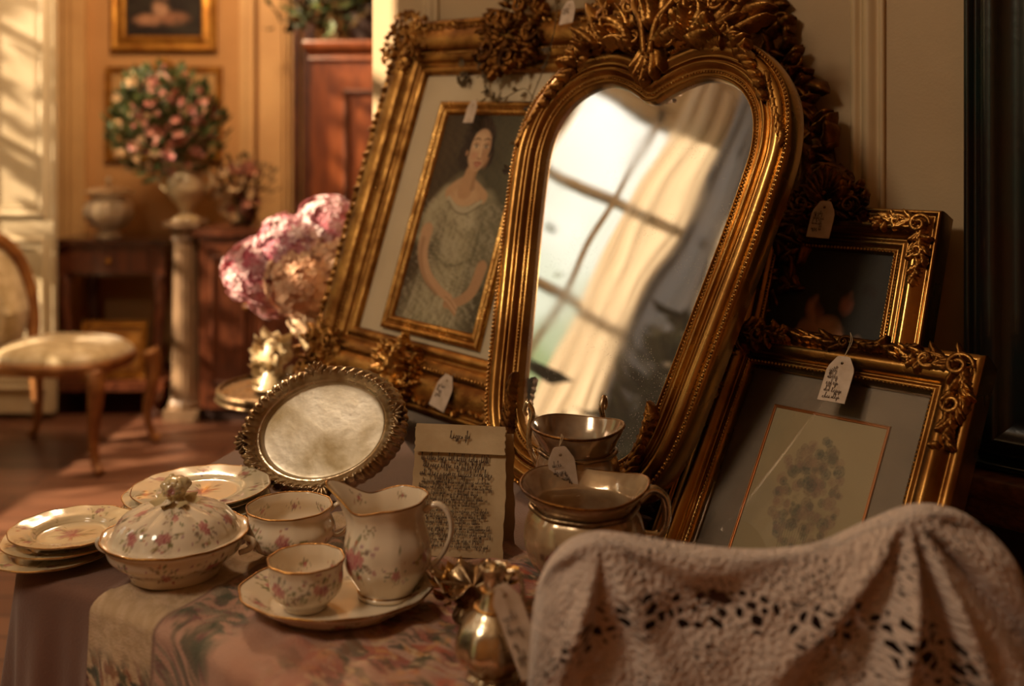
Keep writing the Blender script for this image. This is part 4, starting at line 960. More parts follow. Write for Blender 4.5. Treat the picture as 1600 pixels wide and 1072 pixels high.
# ================================================================== carved cartouche frame behind the mirror
def cartouche():
    rng = random.Random(61); M = planeM((.256, 1.364, 1.135), 45, 8, 0)
    t = thing('carved_frame', 'dark ornately carved openwork gilt frame half hidden behind the arched mirror', 'frame', M)
    th = np.linspace(0, 2*PI, 160, endpoint=False); R = 1+.07*np.cos(4*th)+.05*np.cos(7*th)
    path = np.stack([.140*R*np.cos(th)+.005, .235*R*np.sin(th)-.02], 1)
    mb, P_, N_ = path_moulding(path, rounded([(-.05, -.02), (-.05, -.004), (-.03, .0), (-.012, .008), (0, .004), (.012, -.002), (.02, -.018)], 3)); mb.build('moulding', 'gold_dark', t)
    mb = MB()
    for i in range(0, 160):
        p, n = P_[i], N_[i]; a = math.atan2(n[1], n[0])
        for j in range(2):
            q = p+n*rng.uniform(-.02, .018); mb.leaf((q[0], q[1], .004+rng.uniform(-.004, .003)), a+rng.uniform(-1.2, 1.2), rng.uniform(.022, .048), rng.uniform(.006, .012), rng.uniform(.005, .011), rng.uniform(.3, 1.4), bend=rng.uniform(-1, 1), lobes=3, nt_=8, ns=5)
        if i % 6 == 0: q = p+n*.018; mb.scroll((q[0], q[1]), .014, 1.2, a, .0028, .004, rng.choice((-1, 1)), 16)
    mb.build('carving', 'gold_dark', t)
    Q = np.array([[(*(c*k+np.array([.005, -.02])*(1-k)), -.014) for k in (0, .5, .8)] for c in path]); MB().grid(Q, cu=True, flip=True).build('panel', 'dark_wood', t)
cartouche()
# ================================================================== the arched gilt mirror
MM = planeM((.165, 1.10, .899), 45, 20, 0); X0 = -.112
half = [(0, -.101), (.035, -.0995), (.060, -.094), (.079, -.082), (.092, -.062), (.101, -.033), (.112, .02), (.128, .10), (.142, .17), (.153, .235), (.157, .275), (.150, .312), (.130, .340), (.102, .356), (.072, .360), (.045, .353), (.022, .342), (.008, .334)]
pts = [(X0+a, b) for a, b in half]+[(X0-a, b) for a, b in reversed(half[1:])]
GP = spl(pts, 340, True)
def mirror():
    rng = random.Random(71); t = thing('gilt_mirror', 'tall arched gilt mirror with a heart-notched top and carved leafy crest', 'mirror', MM)
    # glass, slightly larger than the opening
    T = np.roll(GP, -1, 0)-np.roll(GP, 1, 0); T /= np.linalg.norm(T, axis=1)[:, None]; N = np.stack([T[:, 1], -T[:, 0]], 1); GL = GP+N*.004; c = np.array([X0, .1])
    n = len(GL); V = [(*p, -.012) for p in GL]
    MB().add(V, [tuple(range(n))]).build('mirror_glass', 'mirror_glass', t, smooth=False)
    prof = rounded([(-.001, -.0125), (.0, -.004), (.002, -.001), (.004, -.005), (.007, -.004), (.009, -.001), (.011, -.003), (.015, .003), (.018, .005), (.020, .000), (.022, .001), (.024, .005), (.026, .002), (.033, .008), (.040, .006), (.043, .001), (.046, .004), (.050, .001), (.052, -.012), (.050, -.026)], 4)
    # the outer offset is smoothed at the notch so the rail does not fold
    P_, Nn = GP, N.copy()
    for _ in range(14): Nn = (np.roll(Nn, 1, 0)+Nn+np.roll(Nn, -1, 0))/3; Nn /= np.linalg.norm(Nn, axis=1)[:, None]
    G = np.array([[(p[0]+m[0]*d, p[1]+m[1]*d, z) for d, z in prof] for p, m in zip(P_, Nn)]); MB().grid(G, cu=True).build('moulding', 'gold_smooth', t)
    def line(off, z, step, r, name, m, sq=.8):
        Q = P_+Nn*off; d = np.concatenate([[0], np.cumsum(np.linalg.norm(np.diff(Q, axis=0), axis=1))]); ss = np.arange(0, d[-1], step)
        mb = MB(); beads(mb, [(np.interp(s, d, Q[:, 0]), np.interp(s, d, Q[:, 1]), z) for s in ss], r, sq); mb.build(name, m, t)
    line(.0465, .0045, .0052, .0022, 'outer_beading', 'gold_bright'); line(.0068, -.001, .0042, .0016, 'inner_beading', 'gold_bright')
    Q = P_-N*(-.0015); mb = MB(); 
    rope = np.array([(p[0]+m[0]*.0185, p[1]+m[1]*.0185, .0052) for p, m in zip(P_, Nn)]); k = np.linspace(0, 2*PI, 6, endpoint=False)
    MB().box(X0-.085, X0+.085, -.07, .33, -.026, -.016).build('backing', 'dark_wood', t, smooth=False)
    # crest: fans of acanthus leaves, two C-scrolls, a leaf drop in the notch, side sprays
    cr = MB(); cy = .398
    for lay, (n_, L0, W0, zz, lf) in enumerate(((30, .105, .0115, .002, .010), (26, .086, .010, .009, .011), (20, .062, .009, .016, .012), (12, .040, .008, .022, .012))):
        for k in range(n_):
            f = (k+.5)/n_*2-1; a = PI/2-f*1.05+rng.gauss(0, .26); L_ = L0*(1.15-.35*abs(f))*rng.uniform(.5, 1.15)
            cr.leaf((X0+f*.082+rng.gauss(0, .008), cy+rng.uniform(-.006, .040)*(1-.6*abs(f)), zz+rng.uniform(-.003, .003)), a, L_, W0*rng.uniform(.7, 1.25), lf*rng.uniform(.7, 1.2), rng.uniform(.4, 1.6), bend=-f*rng.uniform(-.8, 1.5)+rng.gauss(0, .8), lobes=5, nt_=14, ns=7)
    for sg in (-1, 1):
        for k in range(26):
            q = rng.random(); cr.leaf((X0+sg*(.02+.11*q), .404+rng.uniform(-.004, .045)*(1-q)-.020*q*q, .010+rng.uniform(0, .008)), PI/2-sg*(.2+1.0*q)+rng.gauss(0, .5), rng.uniform(.018, .036), rng.uniform(.004, .007), .008, rng.uniform(.5, 1.5), bend=rng.gauss(0, .9), lobes=3, nt_=8, ns=5)
        cr.scroll((X0+sg*.026, .408), .013, 1.4, -PI/2, .0036, .018, sg); cr.scroll((X0+sg*.058, .426), .016, 1.5, PI*.2, .0036, .016, -sg); cr.scroll((X0+sg*.094, .410), .012, 1.3, 0, .0030, .010, sg); cr.scroll((X0+sg*.040, .452), .015, 1.5, PI, .0036, .024, sg); cr.scroll((X0+sg*.085, .448), .013, 1.4, 1., .0032, .018, -sg); cr.tube(spl([(X0+sg*.004, .385, .02), (X0+sg*.012, .425, .03), (X0+sg*.032, .455, .03), (X0+sg*.03, .49, .026), (X0+sg*.012, .50, .024)], 24), [.004, .005, .004, .0025], 8)
        for k in range(9): cr.leaf((X0+sg*(.085+.009*k), .400-.0035*k-.0006*k*k, .006), PI/2-sg*(.9+.09*k)+rng.uniform(-.2, .2), .034-.002*k, .0065, .007, .9, bend=-sg*.9, lobes=4)
        for k in range(8): cr.leaf((X0+sg*(.160+.005*k), .362-.010*k, .004), -PI/2+sg*(.75-.05*k), .024, .005, .005, .6, bend=-sg*.5, lobes=3)
    for k in range(5): cr.leaf((X0+(k-2)*.004, .398, .012), -PI/2+(k-2)*.22, .056-.009*abs(k-2), .008, .009, .5, lobes=4)
    for k in range(9): cr.ball((X0+rng.uniform(-.006, .006), .350+.006*k, .021), .0030, 7, 5)
    cr.build('crest', 'gold', t)
    for sg in (-1, 1):                      # leaf sprays at the bottom corners
        mb = MB()
        for k in range(9): a = -PI/2+sg*(.5+.18*k); mb.leaf((X0+sg*(.075+.004*k), -.113+.008*k, .004), a+1.2*sg, .03, .007, .006, .8, bend=.5*sg, lobes=3)
        mb.build('corner_ornament', 'gold_dark', t)
mirror()
# ================================================================== the two frames on the right
MU = planeM((.475, 1.13, 1.084), 45, 22, 0)
def upper_frame():
    rng = random.Random(81); t = thing('small_gilt_frame', 'smaller gilt frame with a dark figure painting, behind the botanical print frame', 'framed picture', MU)
    x0, x1, y0, y1 = -.248, 0, -.486, 0
    prof = rounded([(0, -.032), (0, -.004), (.003, .001), (.007, -.002), (.012, .001), (.022, .006), (.030, -.001), (.034, -.008), (.040, -.006), (.046, -.010), (.050, -.008), (.052, -.018)], 4)
    rect_moulding(x0, x1, y0, y1, prof, 4).build('moulding', 'gold_smooth', t)
    mb = MB(); beads(mb, along_rect(x0+.0485, x1-.0485, y0+.0485, y1-.0485, .004, -.008), .0016, .8); mb.build('beading', 'gold_bright', t)
    for (cx, cy, sx, sy) in ((x1, y1, -1, -1), (x0, y1, 1, -1), (x1, y0, -1, 1), (x0, y0, 1, 1)):
        mb = MB()
        for k in range(22):
            f = k/21
            mb.leaf((cx+sx*(.018+.05*f), cy+sy*(.016+.003*math.sin(k*2)), .004), (0 if sx > 0 else PI)+sx*sy*rng.uniform(-.9, .9), .019*(1.15-.5*f), .0045, .0055, .7, bend=rng.uniform(-1, 1), lobes=3)
            mb.leaf((cx+sx*(.017+.003*math.sin(k*2)), cy+sy*(.018+.062*f), .004), sy*PI/2+rng.uniform(-.9, .9), .019*(1.15-.5*f), .0045, .0055, .7, bend=rng.uniform(-1, 1), lobes=3)
        mb.scroll((cx+sx*.02, cy+sy*.02), .012, 1.4, 0, .003, .006); mb.scroll((cx+sx*.045, cy+sy*.017), .009, 1.3, 1, .0025, .006, -1); mb.scroll((cx+sx*.018, cy+sy*.05), .009, 1.3, 2, .0025, .006)
        mb.build('corner_ornament', 'gold', t)
    mb = MB()
    for k in range(8): mb.leaf((x1-.020, -.19-.006*k, .005), PI/2+rng.uniform(-1.3, 1.3), .022, .006, .0065, .9, bend=rng.uniform(-1, 1), lobes=3)
    mb.scroll((x1-.018, -.20), .010, 1.4, 0, .0028, .006); mb.build('side_ornament', 'gold', t)
    mb = cluster(rng, (-.135, -.002), .052, .004, 22, .008, PI/2, 4.2, .3, 4, .0022)
    for k in range(9): a = PI/2+(k-4)*.34; mb.leaf((-.135, .004, .010), a, .044-.003*abs(k-4), .010, .009, 1, bend=(4-k)*.15, lobes=4)
    mb.build('crest', 'gold_dark', t)
    canvas('painting', t, x0+.05, x1-.05, y0+.05, y1-.05, -.0165, lambda X, Y: 1.7*art_group(X, Y, 5, '26231e', ((.50, .745, .20, .05), (.36, .72, .16, .045), (.66, .71, .20, .04), (.42, .81, .08, .045), (.66, .84, .07, .04))), 130)
    MB().box(x0+.004, x1-.004, y0+.004, y1-.004, -.0315, -.019).build('backing', 'dark_wood', t, smooth=False)
upper_frame()
k_ = 1.06/1.1
ML = planeM((.186*k_, 1.06, H-.392*1.06), 45, 35, 0)
def print_art(X, Y):
    A = .20/.127; y = Y*A; C = np.ones(X.shape+(3,))*np.array(lin('a4906a')); n = noise2(X, y, 3, 6); n2 = noise2(X, y, 9, 45); n3 = noise2(X, y, 10, 90)
    blend(C, np.clip(.5+n, 0, 1)*.6, lin('b7a37c')); blend(C, np.clip((n-.25)*2, 0, 1)*.5, lin('7e6844'))
    d = np.clip(1-np.hypot((X-.50)/.33, (y-.98)/.42), 0, 1)
    rg = random.Random(3)
    for k in range(130):
        a = rg.uniform(0, 6.28); r = math.sqrt(rg.random()); cx, cy = .5+.30*r*math.cos(a), 1.0+.40*r*math.sin(a); R = rg.uniform(.02, .06)
        q = np.hypot(X-cx, y-cy)/R; th = np.arctan2(y-cy, X-cx); pet = .5+.5*np.cos(5*th+q*3+k)
        blend(C, np.clip((1-q)*3, 0, 1)*(.45+.4*pet*(np.sin(q*9) > 0)), lin(('5c5846', '7a6450', '8a6a58', '4c4e44', '9a7c60')[k % 5]))
    for k in range(12):
        x0 = .5+.02*(k-6); q = np.abs(X-(x0+(X*0)+(.62-y)*(.30-.05*k)*.3)); blend(C, (y < .75)*(y > .1+.02*k)*np.clip(1-q/.006, 0, 1)*.5, lin('5a5440'))
    blend(C, d*np.clip(n3, 0, 1)*.5, lin('4a4438')); return C
def lower_frame():
    rng = random.Random(91); t = thing('large_gilt_frame', 'gilt frame with a faded botanical print in grey mat, just above the lace cloth', 'framed picture', ML)
    x0, x1, y0, y1 = -.050, .246, -.118, .266
    prof = rounded([(0, -.034), (0, -.006), (.003, .0), (.008, .001), (.012, -.003), (.018, .002), (.026, .006), (.034, .001), (.037, -.006), (.042, -.004), (.046, -.008), (.048, -.016)], 4)
    rect_moulding(x0, x1, y0, y1, prof, 4).build('moulding', 'gold_smooth', t)
    mb = MB(); beads(mb, along_rect(x0+.0435, x1-.0435, y0+.0435, y1-.0435, .0042, -.005), .0017, .8); mb.build('beading', 'gold_bright', t)
    for (cx, cy, sx, sy) in ((x1, y1, -1, -1), (x0, y1, 1, -1), (x1, y0, -1, 1), (x0, y0, 1, 1)):
        mb = MB()
        for k in range(24):
            f = k/23
            mb.leaf((cx+sx*(.016+.062*f), cy+sy*(.016+.004*math.sin(k*2)), .004), (0 if sx > 0 else PI)+rng.uniform(-1, 1), .020*(1.2-.5*f), .0048, .0060, .7, bend=rng.uniform(-1, 1), lobes=3)
            mb.leaf((cx+sx*(.016+.004*math.sin(k*2)), cy+sy*(.018+.080*f), .004), sy*PI/2+rng.uniform(-1, 1), .020*(1.2-.5*f), .0048, .0060, .7, bend=rng.uniform(-1, 1), lobes=3)
        mb.scroll((cx+sx*.020, cy+sy*.020), .014, 1.4, 0, .0032, .006); mb.scroll((cx+sx*.052, cy+sy*.018), .011, 1.3, 1, .003, .006, -1); mb.scroll((cx+sx*.018, cy+sy*.06), .011, 1.3, 2, .003, .006)
        mb.build('corner_ornament', 'gold', t)
    mb = MB()
    for k in range(14): mb.leaf((.06+.008*k, y1-.012, .003), (0 if k > 6 else PI)+rng.uniform(-.5, .5), .024, .005, .006, .8, bend=rng.uniform(-.6, .6), lobes=3)
    mb.scroll((.105, y1-.012), .008, 1.3, 0, .0025, .005); mb.build('centre_ornament', 'gold_dark', t)
    MB().box(x0+.045, x1-.045, y0+.045, y1-.045, -.022, -.018).build('mat_board', 'grey_mat_board', t, smooth=False)
    slip('print_border', t, .035, .166, -.05, .181, .0035, -.0175, .002, 'pink_gilt')
    canvas('print', t, .0385, .1625, -.0465, .1775, -.017, print_art, 150)
    MB().box(x0+.046, x1-.046, y0+.046, y1-.046, -.0125, -.0115).build('glass_pane', 'glass', t, smooth=False)
    MB().box(x0+.004, x1-.004, y0+.004, y1-.004, -.0335, -.024).build('backing', 'dark_wood', t, smooth=False)
lower_frame()
# hanging price tags: upright, facing the room
def hangM(world, yaw, rot=0, back=.12):
    return Matrix.Translation(world) @ Matrix.Rotation(yaw, 4, 'Z') @ Matrix.Rotation(PI/2, 4, 'X') @ Matrix.Rotation(rot, 4, 'Z')
def onM(M, x, y, z): return M @ Vector((x, y, z))
price_tag(tagM(MU, -.128, -.006, .022, -.02), .029, .042, 'cream price tag with handwriting on the crest of the upper right gilt frame', rgT, [(0, .004, -.002), (.004, .010, -.006), (.002, .014, -.012)], 4)
price_tag(tagM(ML, .112, .232, .012, .02), .030, .048, 'cream price tag hanging by string from the top of the botanical print frame', rgT, [(0, .006, -.001), (.003, .022, .0), (-.002, .033, -.002)], 5)
# ================================================================== big dark frame at the far right, on the chair rail
def dark_frame():
    xa = wx(1512)+.004; t = thing('dark_picture_frame', 'huge dark green-black moulded frame at the right edge, standing on the wooden wall ledge', 'framed picture', MW)
    x0, x1, y0, y1 = xa, xa+.95, .802, 2.1
    prof = rounded([(0, .0), (0, .022), (.006, .027), (.011, .020), (.016, .022), (.022, .03), (.034, .031), (.042, .022), (.055, .018), (.075, .022), (.082, .016), (.088, .018), (.1, .008), (.104, .002)], 4)
    rect_moulding(x0, x1, y0, y1, prof, 4).build('moulding', 'dark_frame', t)
    canvas('painting', t, x0+.10, x1-.10, y0+.10, y1-.10, .004, lambda X, Y: art_group(X, Y, 15, '120e0c'), 60)
dark_frame()

# ================================================================== silver, china and paper on the table
def lump(obj_M): pass
# oval tray on its strut
def tray():
    M = planeM((-.2215, 1.205, .8205), 12, 24, 13); t = thing('oval_tray', 'oval silver tray with a gadrooned rim, propped upright left of the letter', 'tray', M)
    A, B = .101, .0725
    th = np.linspace(0, 2*PI, 360, endpoint=False)
    prof = rounded([(0, 0), (.4, .0), (.70, .0005), (.735, .002), (.76, .007), (.79, .008), (.82, .010), (.86, .014), (.92, .015), (.97, .011), (1.0, .004), (.99, -.003), (.9, -.002), (0, -.004)], 5)
    R = np.repeat(prof[:, :1], 360, 1); Z = np.repeat(prof[:, 1:2], 360, 1); T = np.repeat(th[None], len(prof), 0)
    gad = np.exp(-((R-.91)/.06)**2)*(Z > 0); g = np.abs(np.sin(T*26+R*9))
    Z = Z+gad*(.0075*g-.002); R = R*(1+.022*g*(R > .95))
    P = np.stack([R*np.cos(T)*A, R*np.sin(T)*B, Z], -1)
    plate = prof[:, 0] < .742; k = int(np.argmax(~plate))
    MB().grid(P[:k+1], cv=True).build('plate', 'tray_plate', t); MB().grid(P[k:], cv=True).build('rim', 'silver', t)
    rng = random.Random(3)
    for a0 in (PI/2, -PI/2, 0, PI):
        mb = MB(); c = (A*.95*math.cos(a0), B*.95*math.sin(a0))
        for j in range(5): mb.leaf((c[0]*.93, c[1]*.93, .015), a0+(j-2)*.5, .016, .004, .004, 1, lobes=3)
        mb.build('rim_ornament', 'silver_tarnish', t)
    MB().tube([(0, .035, -.004), (.004, -.02, -.03), (.006, -.060, -.054)], [.003, .003, .003], 6).build('strut', 'dark_wood', t)
tray()
# letter, a folded sheet standing like a tent
def letter():
    rng = random.Random(5); M = planeM((-.1005, 1.005, .7535), 7, 12, -.5); t = thing('handwritten_letter', 'old folded letter covered in dark handwriting, standing between the tray and the mirror', 'letter', M); w_, h_ = .0925, .122
    n = 16; xs = np.linspace(0, w_, n); ys = np.linspace(0, h_, 20)
    def sheet(x0, x1, y0, y1, z, wob, sh=0):
        xs = np.linspace(x0, x1, n); ys = np.linspace(y0, y1, 20); X, Y = np.meshgrid(xs, ys); Z = z+wob*np.sin(X*50+Y*20)+.002*((X-w_/2)/w_*2)**2+sh*(Y/h_)
        rag = .0006*np.sin(Y*900)+.0005*np.sin(Y*2300); X = X+rag*((X-x0 < 1e-6)*-1.+(x1-X < 1e-6)*1.)
        return np.stack([X, Y, Z], -1)
    mb = MB(); A = sheet(0, w_, 0, h_, 0, .0006); mb.grid(A); B = A.copy(); B[..., 2] -= .0008; mb.grid(B, flip=True); mb.build('front_sheet', 'letter_paper', t)
    mb = MB(); A = sheet(-.001, w_+.006, .0, h_-.004, -.004, .0008, 0); A[..., 2] -= (1-A[..., 1]/h_)*.045; mb.grid(A); B = A.copy(); B[..., 2] -= .0008; mb.grid(B, flip=True); mb.build('back_sheet', 'letter_paper', t)
    mb = MB(); A = sheet(.001, w_-.001, h_-.024, h_+.003, .0030, .0005); A[..., 2] += .0016*np.clip((h_-.006-A[..., 1])/.02, 0, 1); mb.grid(A); mb.build('folded_flap', 'letter_paper', t)
    wr = MB(); y = h_-.032
    scribble(wr, .036, .062, h_-.010, .0036, rng, .0003, .0058)
    while y > .006:
        big = y > h_-.052
        scribble(wr, .006+rng.uniform(0, .004), w_-.006-rng.uniform(0, .012), y, .0036 if big else .0023, rng, .00026 if big else .00019, .0031); y -= .0070 if big else .0054
    wr.build('writing', 'ink', t, smooth=False)
letter()
# plates
def plate_mesh(name, R, seed, parent, deep=.011, base='e2d3b4', n=180):
    rng = random.Random(seed); st = []
    for k in range(7): a = 2*PI*k/7+.3; st += spray(rng, R*.80*math.cos(a), R*.80*math.sin(a), R*.23, 1, 9)
    st += spray(rng, R*.05, -R*.02, R*.36, 4, 16)
    pr = [(0, .003), (R*.50, .003), (R*.58, .005), (R*.66, deep*.75), (R*.9, deep*.98), (R, deep*1.05), (R*.995, deep*.9), (R*.9, deep*.75), (R*.66, deep*.40), (R*.56, .0), (R*.52, .0), (R*.5, .0015), (0, .0015)]
    df = lambda R_, Z, T: (R_*(1+.006*np.cos(12*T)*np.clip(R_/R-.6, 0, 1)*2.5), Z+.0003*np.cos(12*T)*np.clip(R_/R-.7, 0, 1)*3)
    o = china('dish', pr, n, st, parent, flat=True, deform=df, base=lin(base), dens=5)
    rim('gilt_rim', R*1.0, deep*1.02, .0007, parent, 'gold', df); return o
def plates(cx, cy, R, offs, deep, labels, group, base, z=TZ):
    first = None; zz = z
    for i, (dx, dy, k) in enumerate(offs):
        if first is None:
            t = thing('plate', labels[i], 'plate', loc=(cx+dx, cy+dy, zz), rz=.3); plate_mesh('dish', R, int(R*1000), t, deep, base); first = t
        else:
            t = first.copy(); COL.objects.link(t); t['label'] = labels[i]; t.location = (cx+dx, cy+dy, zz); t.rotation_euler = (0, 0, .3+i*1.3)
            for c in first.children:
                d = c.copy(); COL.objects.link(d); d.parent = t
        t['group'] = group; t.scale = (k, k, 1); zz += deep*.78
    return zz
plates(-.437, 1.008, .0585, [(-.012, -.004, 1.05), (-.002, .002, 1.02), (.004, .002, 1)], .0115, ['bottom plate of the three small floral plates at the left edge', 'middle plate of the three small floral plates at the left edge', 'top plate of the three at the left edge, with a pink spray in its centre'], 'small plates stacked at the left', 'd8c6a2')
plates(-.345, 1.125, .0735, [(-.004, .0, 1.07), (.002, -.004, 1.05), (-.004, .004, 1.03), (.004, .0, 1)], .0095, ['bottom plate of the taller stack behind the lidded tureen', 'second plate from the bottom of the stack behind the tureen', 'plate just under the top one in the stack behind the tureen', 'top plate of the stack behind the tureen, pale centre catching light'], 'plates stacked behind the tureen', 'e6dcc0')
# tureen
GZ = TZ+.004
def tureen():
    rng = random.Random(17); R = .0665; t = thing('lidded_tureen', 'round floral china tureen with a domed lid and knobbly finial, front left on the runner', 'tureen', loc=(-.316, .962, GZ)); C0 = 2*PI*R
    st = []
    for k in range(9): st += spray(rng, C0*k/9, .066+rng.uniform(-.004, .004), .020, 2, 14)
    df = lambda R_, Z, T: (R_*(1+.008*np.cos(12*T)*np.clip(Z/.03, 0, 1)), Z+.0005*np.cos(12*T)*np.clip((Z-.025)/.012, 0, 1))
    china('bowl', [(0, .001), (.036, .001), (.040, .0), (.042, .003), (.046, .010), (.058, .020), (.0615, .028), (.0625, .033), (R, .0365), (R-.001, .038), (.060, .037), (.057, .033), (.053, .022), (0, .01)], 240, st, t, deform=df)
    rim('gilt_rim', R, .0375, .0011, t, 'gold', df)
    st = []; Rl = .059
    for k in range(9): st += spray(rng, 2*PI*Rl*k/9, .021, .017, 2, 13)
    for k in range(5): st += spray(rng, 2*PI*Rl*k/5, .044, .020, 1, 9)
    fl = lambda R_, Z, T: (R_*(1+.02*np.abs(np.cos(6*T))), Z+.0014*np.abs(np.cos(6*T))*np.sin(np.clip((R_/Rl), 0, 1)*PI))
    lid = china('lid', [(Rl-.004, .034), (Rl, .036), (Rl-.002, .0395), (.053, .047), (.046, .0545), (.034, .0595), (.022, .063), (.012, .066), (.008, .069), (0, .069)], 240, st, t, deform=fl)
    mb = MB(); rg = random.Random(6)
    mb.lathe(rounded([(.009, .068), (.007, .071), (.009, .074), (.0125, .079), (.0115, .0855), (.006, .089), (0, .0895)], 4), 40, deform=lambda R_, Z, T: (R_*(1+.12*np.sin(5*T+Z*300)+.08*np.sin(9*T-Z*400)), Z))
    for k in range(16):
        a = rg.uniform(0, 6.28); z = rg.uniform(.072, .088); mb.ball((.0095*math.cos(a), .0095*math.sin(a), z), rg.uniform(.0018, .0034), 7, 5)
    for k in range(7): a = 2*PI*k/7; leafblade(mb, (.006*math.cos(a), .006*math.sin(a), .0695), (math.cos(a), math.sin(a), -.1), .018, .006, rg)
    for i, v in enumerate(mb.v): mb.c[i] = floral(v[:, 0]*3, v[:, 2]*3, spray(rg, 0, .24, .03, 3, 9), lin('cbb98e'))
    mb.build('finial', 'porcelain', lid, color=True)
    for sg in (-1, 1): MB().tube(spl([(sg*.060, 0, .018), (sg*.070, 0, .022), (sg*.073, 0, .029), (sg*.064, 0, .033)], 14), .0028, 8, col=CREAM).build('handle', 'porcelain', t, color=True)
tureen()
def handle(pts, r, parent, name='handle', m='porcelain', flat=.7, stamps=None):
    mb = MB().tube(spl(pts, 30), r, 12, col=CREAM, flat=flat); return mb.build(name, m, parent, color=True)
def teacup(loc, R, h_, label, seed, belly, handle_a=None, name='teacup', sprays=6):
    rng = random.Random(seed); t = thing(name, label, 'cup', loc=loc); C0 = 2*PI*R; st = []
    for k in range(sprays): st += spray(rng, C0*k/sprays, R*.6+h_*.72+rng.uniform(-.1, .1)*h_, h_*.42, 2, 14)
    for k in range(7): st += spray(rng, C0*k/7, R*.6+h_*1.55, h_*.2, 1, 8)
    b = belly
    df = lambda R_, Z, T: (R_*(1+.012*np.cos(10*T)*np.clip(Z/h_, 0, 1)), Z)
    china('bowl', [(0, .003), (R*.48, .002), (R*.55, 0), (R*.57, .002), (R*.62, h_*.10), (R*b*.90, h_*.30), (R*b, h_*.55), (R*.96, h_*.82), (R, h_*.97), (R*.985, h_), (R*.95, h_*.96), (R*.92, h_*.8), (R*b*.94, h_*.5), (R*.7, h_*.2), (0, h_*.12)], 220, st, t, deform=df)
    rim('gilt_rim', R*.992, h_*.995, .0009, t, 'gold', df)
    if handle_a is not None:
        c, s_ = math.cos(handle_a), math.sin(handle_a); q = lambda d, z: (d*c, d*s_, z)
        handle([q(R*.94, h_*.86), q(R*1.18, h_*1.0), q(R*1.40, h_*.85), q(R*1.42, h_*.58), q(R*1.2, h_*.36), q(R*.98, h_*.34)], [.0032, .0026, .0024, .0028], t)
        MB().tube(spl([q(R*1.15, h_*1.0), q(R*1.25, h_*1.12), q(R*1.36, h_*1.06)], 8), [.002, .0015], 8, col=CREAM).build('thumb_rest', 'porcelain', t, color=True)
    return t
teacup((-.2185, 1.005, GZ), .0415, .0475, 'wider floral teacup with a handle, behind the small cup and left of the cream jug', 21, 1.08, .15)
# oval dish with the small cup and the jug
DC = (-.152, .888)
def dish():
    rng = random.Random(29); t = thing('oval_dish', 'shallow floral dish with a gilt edge carrying the small cup and the cream jug', 'dish', loc=(*DC, GZ)); R = .083; st = []
    for k in range(9): a = 2*PI*k/9; st += spray(rng, R*.80*math.cos(a), R*.80*math.sin(a), R*.2, 1, 10)
    df = lambda R_, Z, T: (R_*(1+.01*np.cos(12*T)*np.clip(R_/R-.5, 0, 1)*2), Z)
    pr = [(0, .004), (R*.6, .004), (R*.72, .007), (R*.88, .014), (R, .0185), (R*.995, .0165), (R*.88, .0105), (R*.72, .002), (R*.62, 0), (R*.58, 0), (R*.56, .0015), (0, .0015)]
    o = china('dish', pr, 260, st, t, flat=True, deform=df); g = rim('gilt_rim', R, .0182, .0011, t, 'gold', df); t.scale = (1, .80, 1)
dish()
teacup((-.1770, .8800, GZ+.0045), .0325, .041, 'small handleless floral cup on the left of the gilt-edged dish', 33, .97, None, 'small_cup')
def jug():
    rng = random.Random(37); t = thing('cream_jug', 'cream china milk jug with pink roses, pointed spout and looped handle', 'jug', loc=(-.1100, .906, GZ+.0045)); R = .0385; C0 = 2*PI*R; st = []
    h_ = .084
    st += spray(rng, C0*(.75-.13), .070, .026, 4, 22)+spray(rng, C0*(.75+.05), .060, .013, 1, 9)+spray(rng, C0*.50, .075, .016, 1, 10)+spray(rng, C0*.93, .07, .015, 1, 9)+spray(rng, C0*.7, .10, .010, 0, 6)
    for k in range(5): st += spray(rng, C0*k/5, .125, .007, 1, 6)
    for k in range(10): a = C0*rng.random(); st += [('leaf', a, rng.uniform(.02, .1), .0035, rng.uniform(0, 3), '6a6a34')]
    def df(R_, Z, T):
        d = (T-PI+.12+PI) % (2*PI)-PI; f = np.clip((Z/h_-.60)/.40, 0, 1)**1.5; sp = np.exp(-(d/.42)**2)
        R2 = R_*(1+.010*np.cos(10*T))+f*sp*.0200; e = (T+.1+PI) % (2*PI)-PI
        return R2, Z+f*(sp*.013-.006*np.exp(-((np.abs(d)-.95)/.5)**2)+.003*np.exp(-(e/.6)**2))
    china('body', [(0, .002), (.022, .001), (.026, 0), (.0275, .003), (.026, .006), (.030, .013), (.0375, .026), (R, .036), (.0375, .048), (.033, .062), (.0325, .072), (.035, .081), (.0355, h_), (.034, h_-.001), (.0315, .074), (.031, .060), (.035, .044), (.03, .018), (0, .01)], 260, st, t, deform=df)
    rim('gilt_rim', .0353, h_, .0009, t, 'gold', df, 200)
    handle([(.033, -.003, .074), (.044, -.004, .080), (.054, -.005, .072), (.0565, -.005, .056), (.050, -.004, .038), (.040, -.003, .026), (.036, -.002, .024)], [.0042, .0036, .0034, .0032, .003], t)
    rim('foot_band', .0262, .0045, .0008, t, 'gold')
jug()
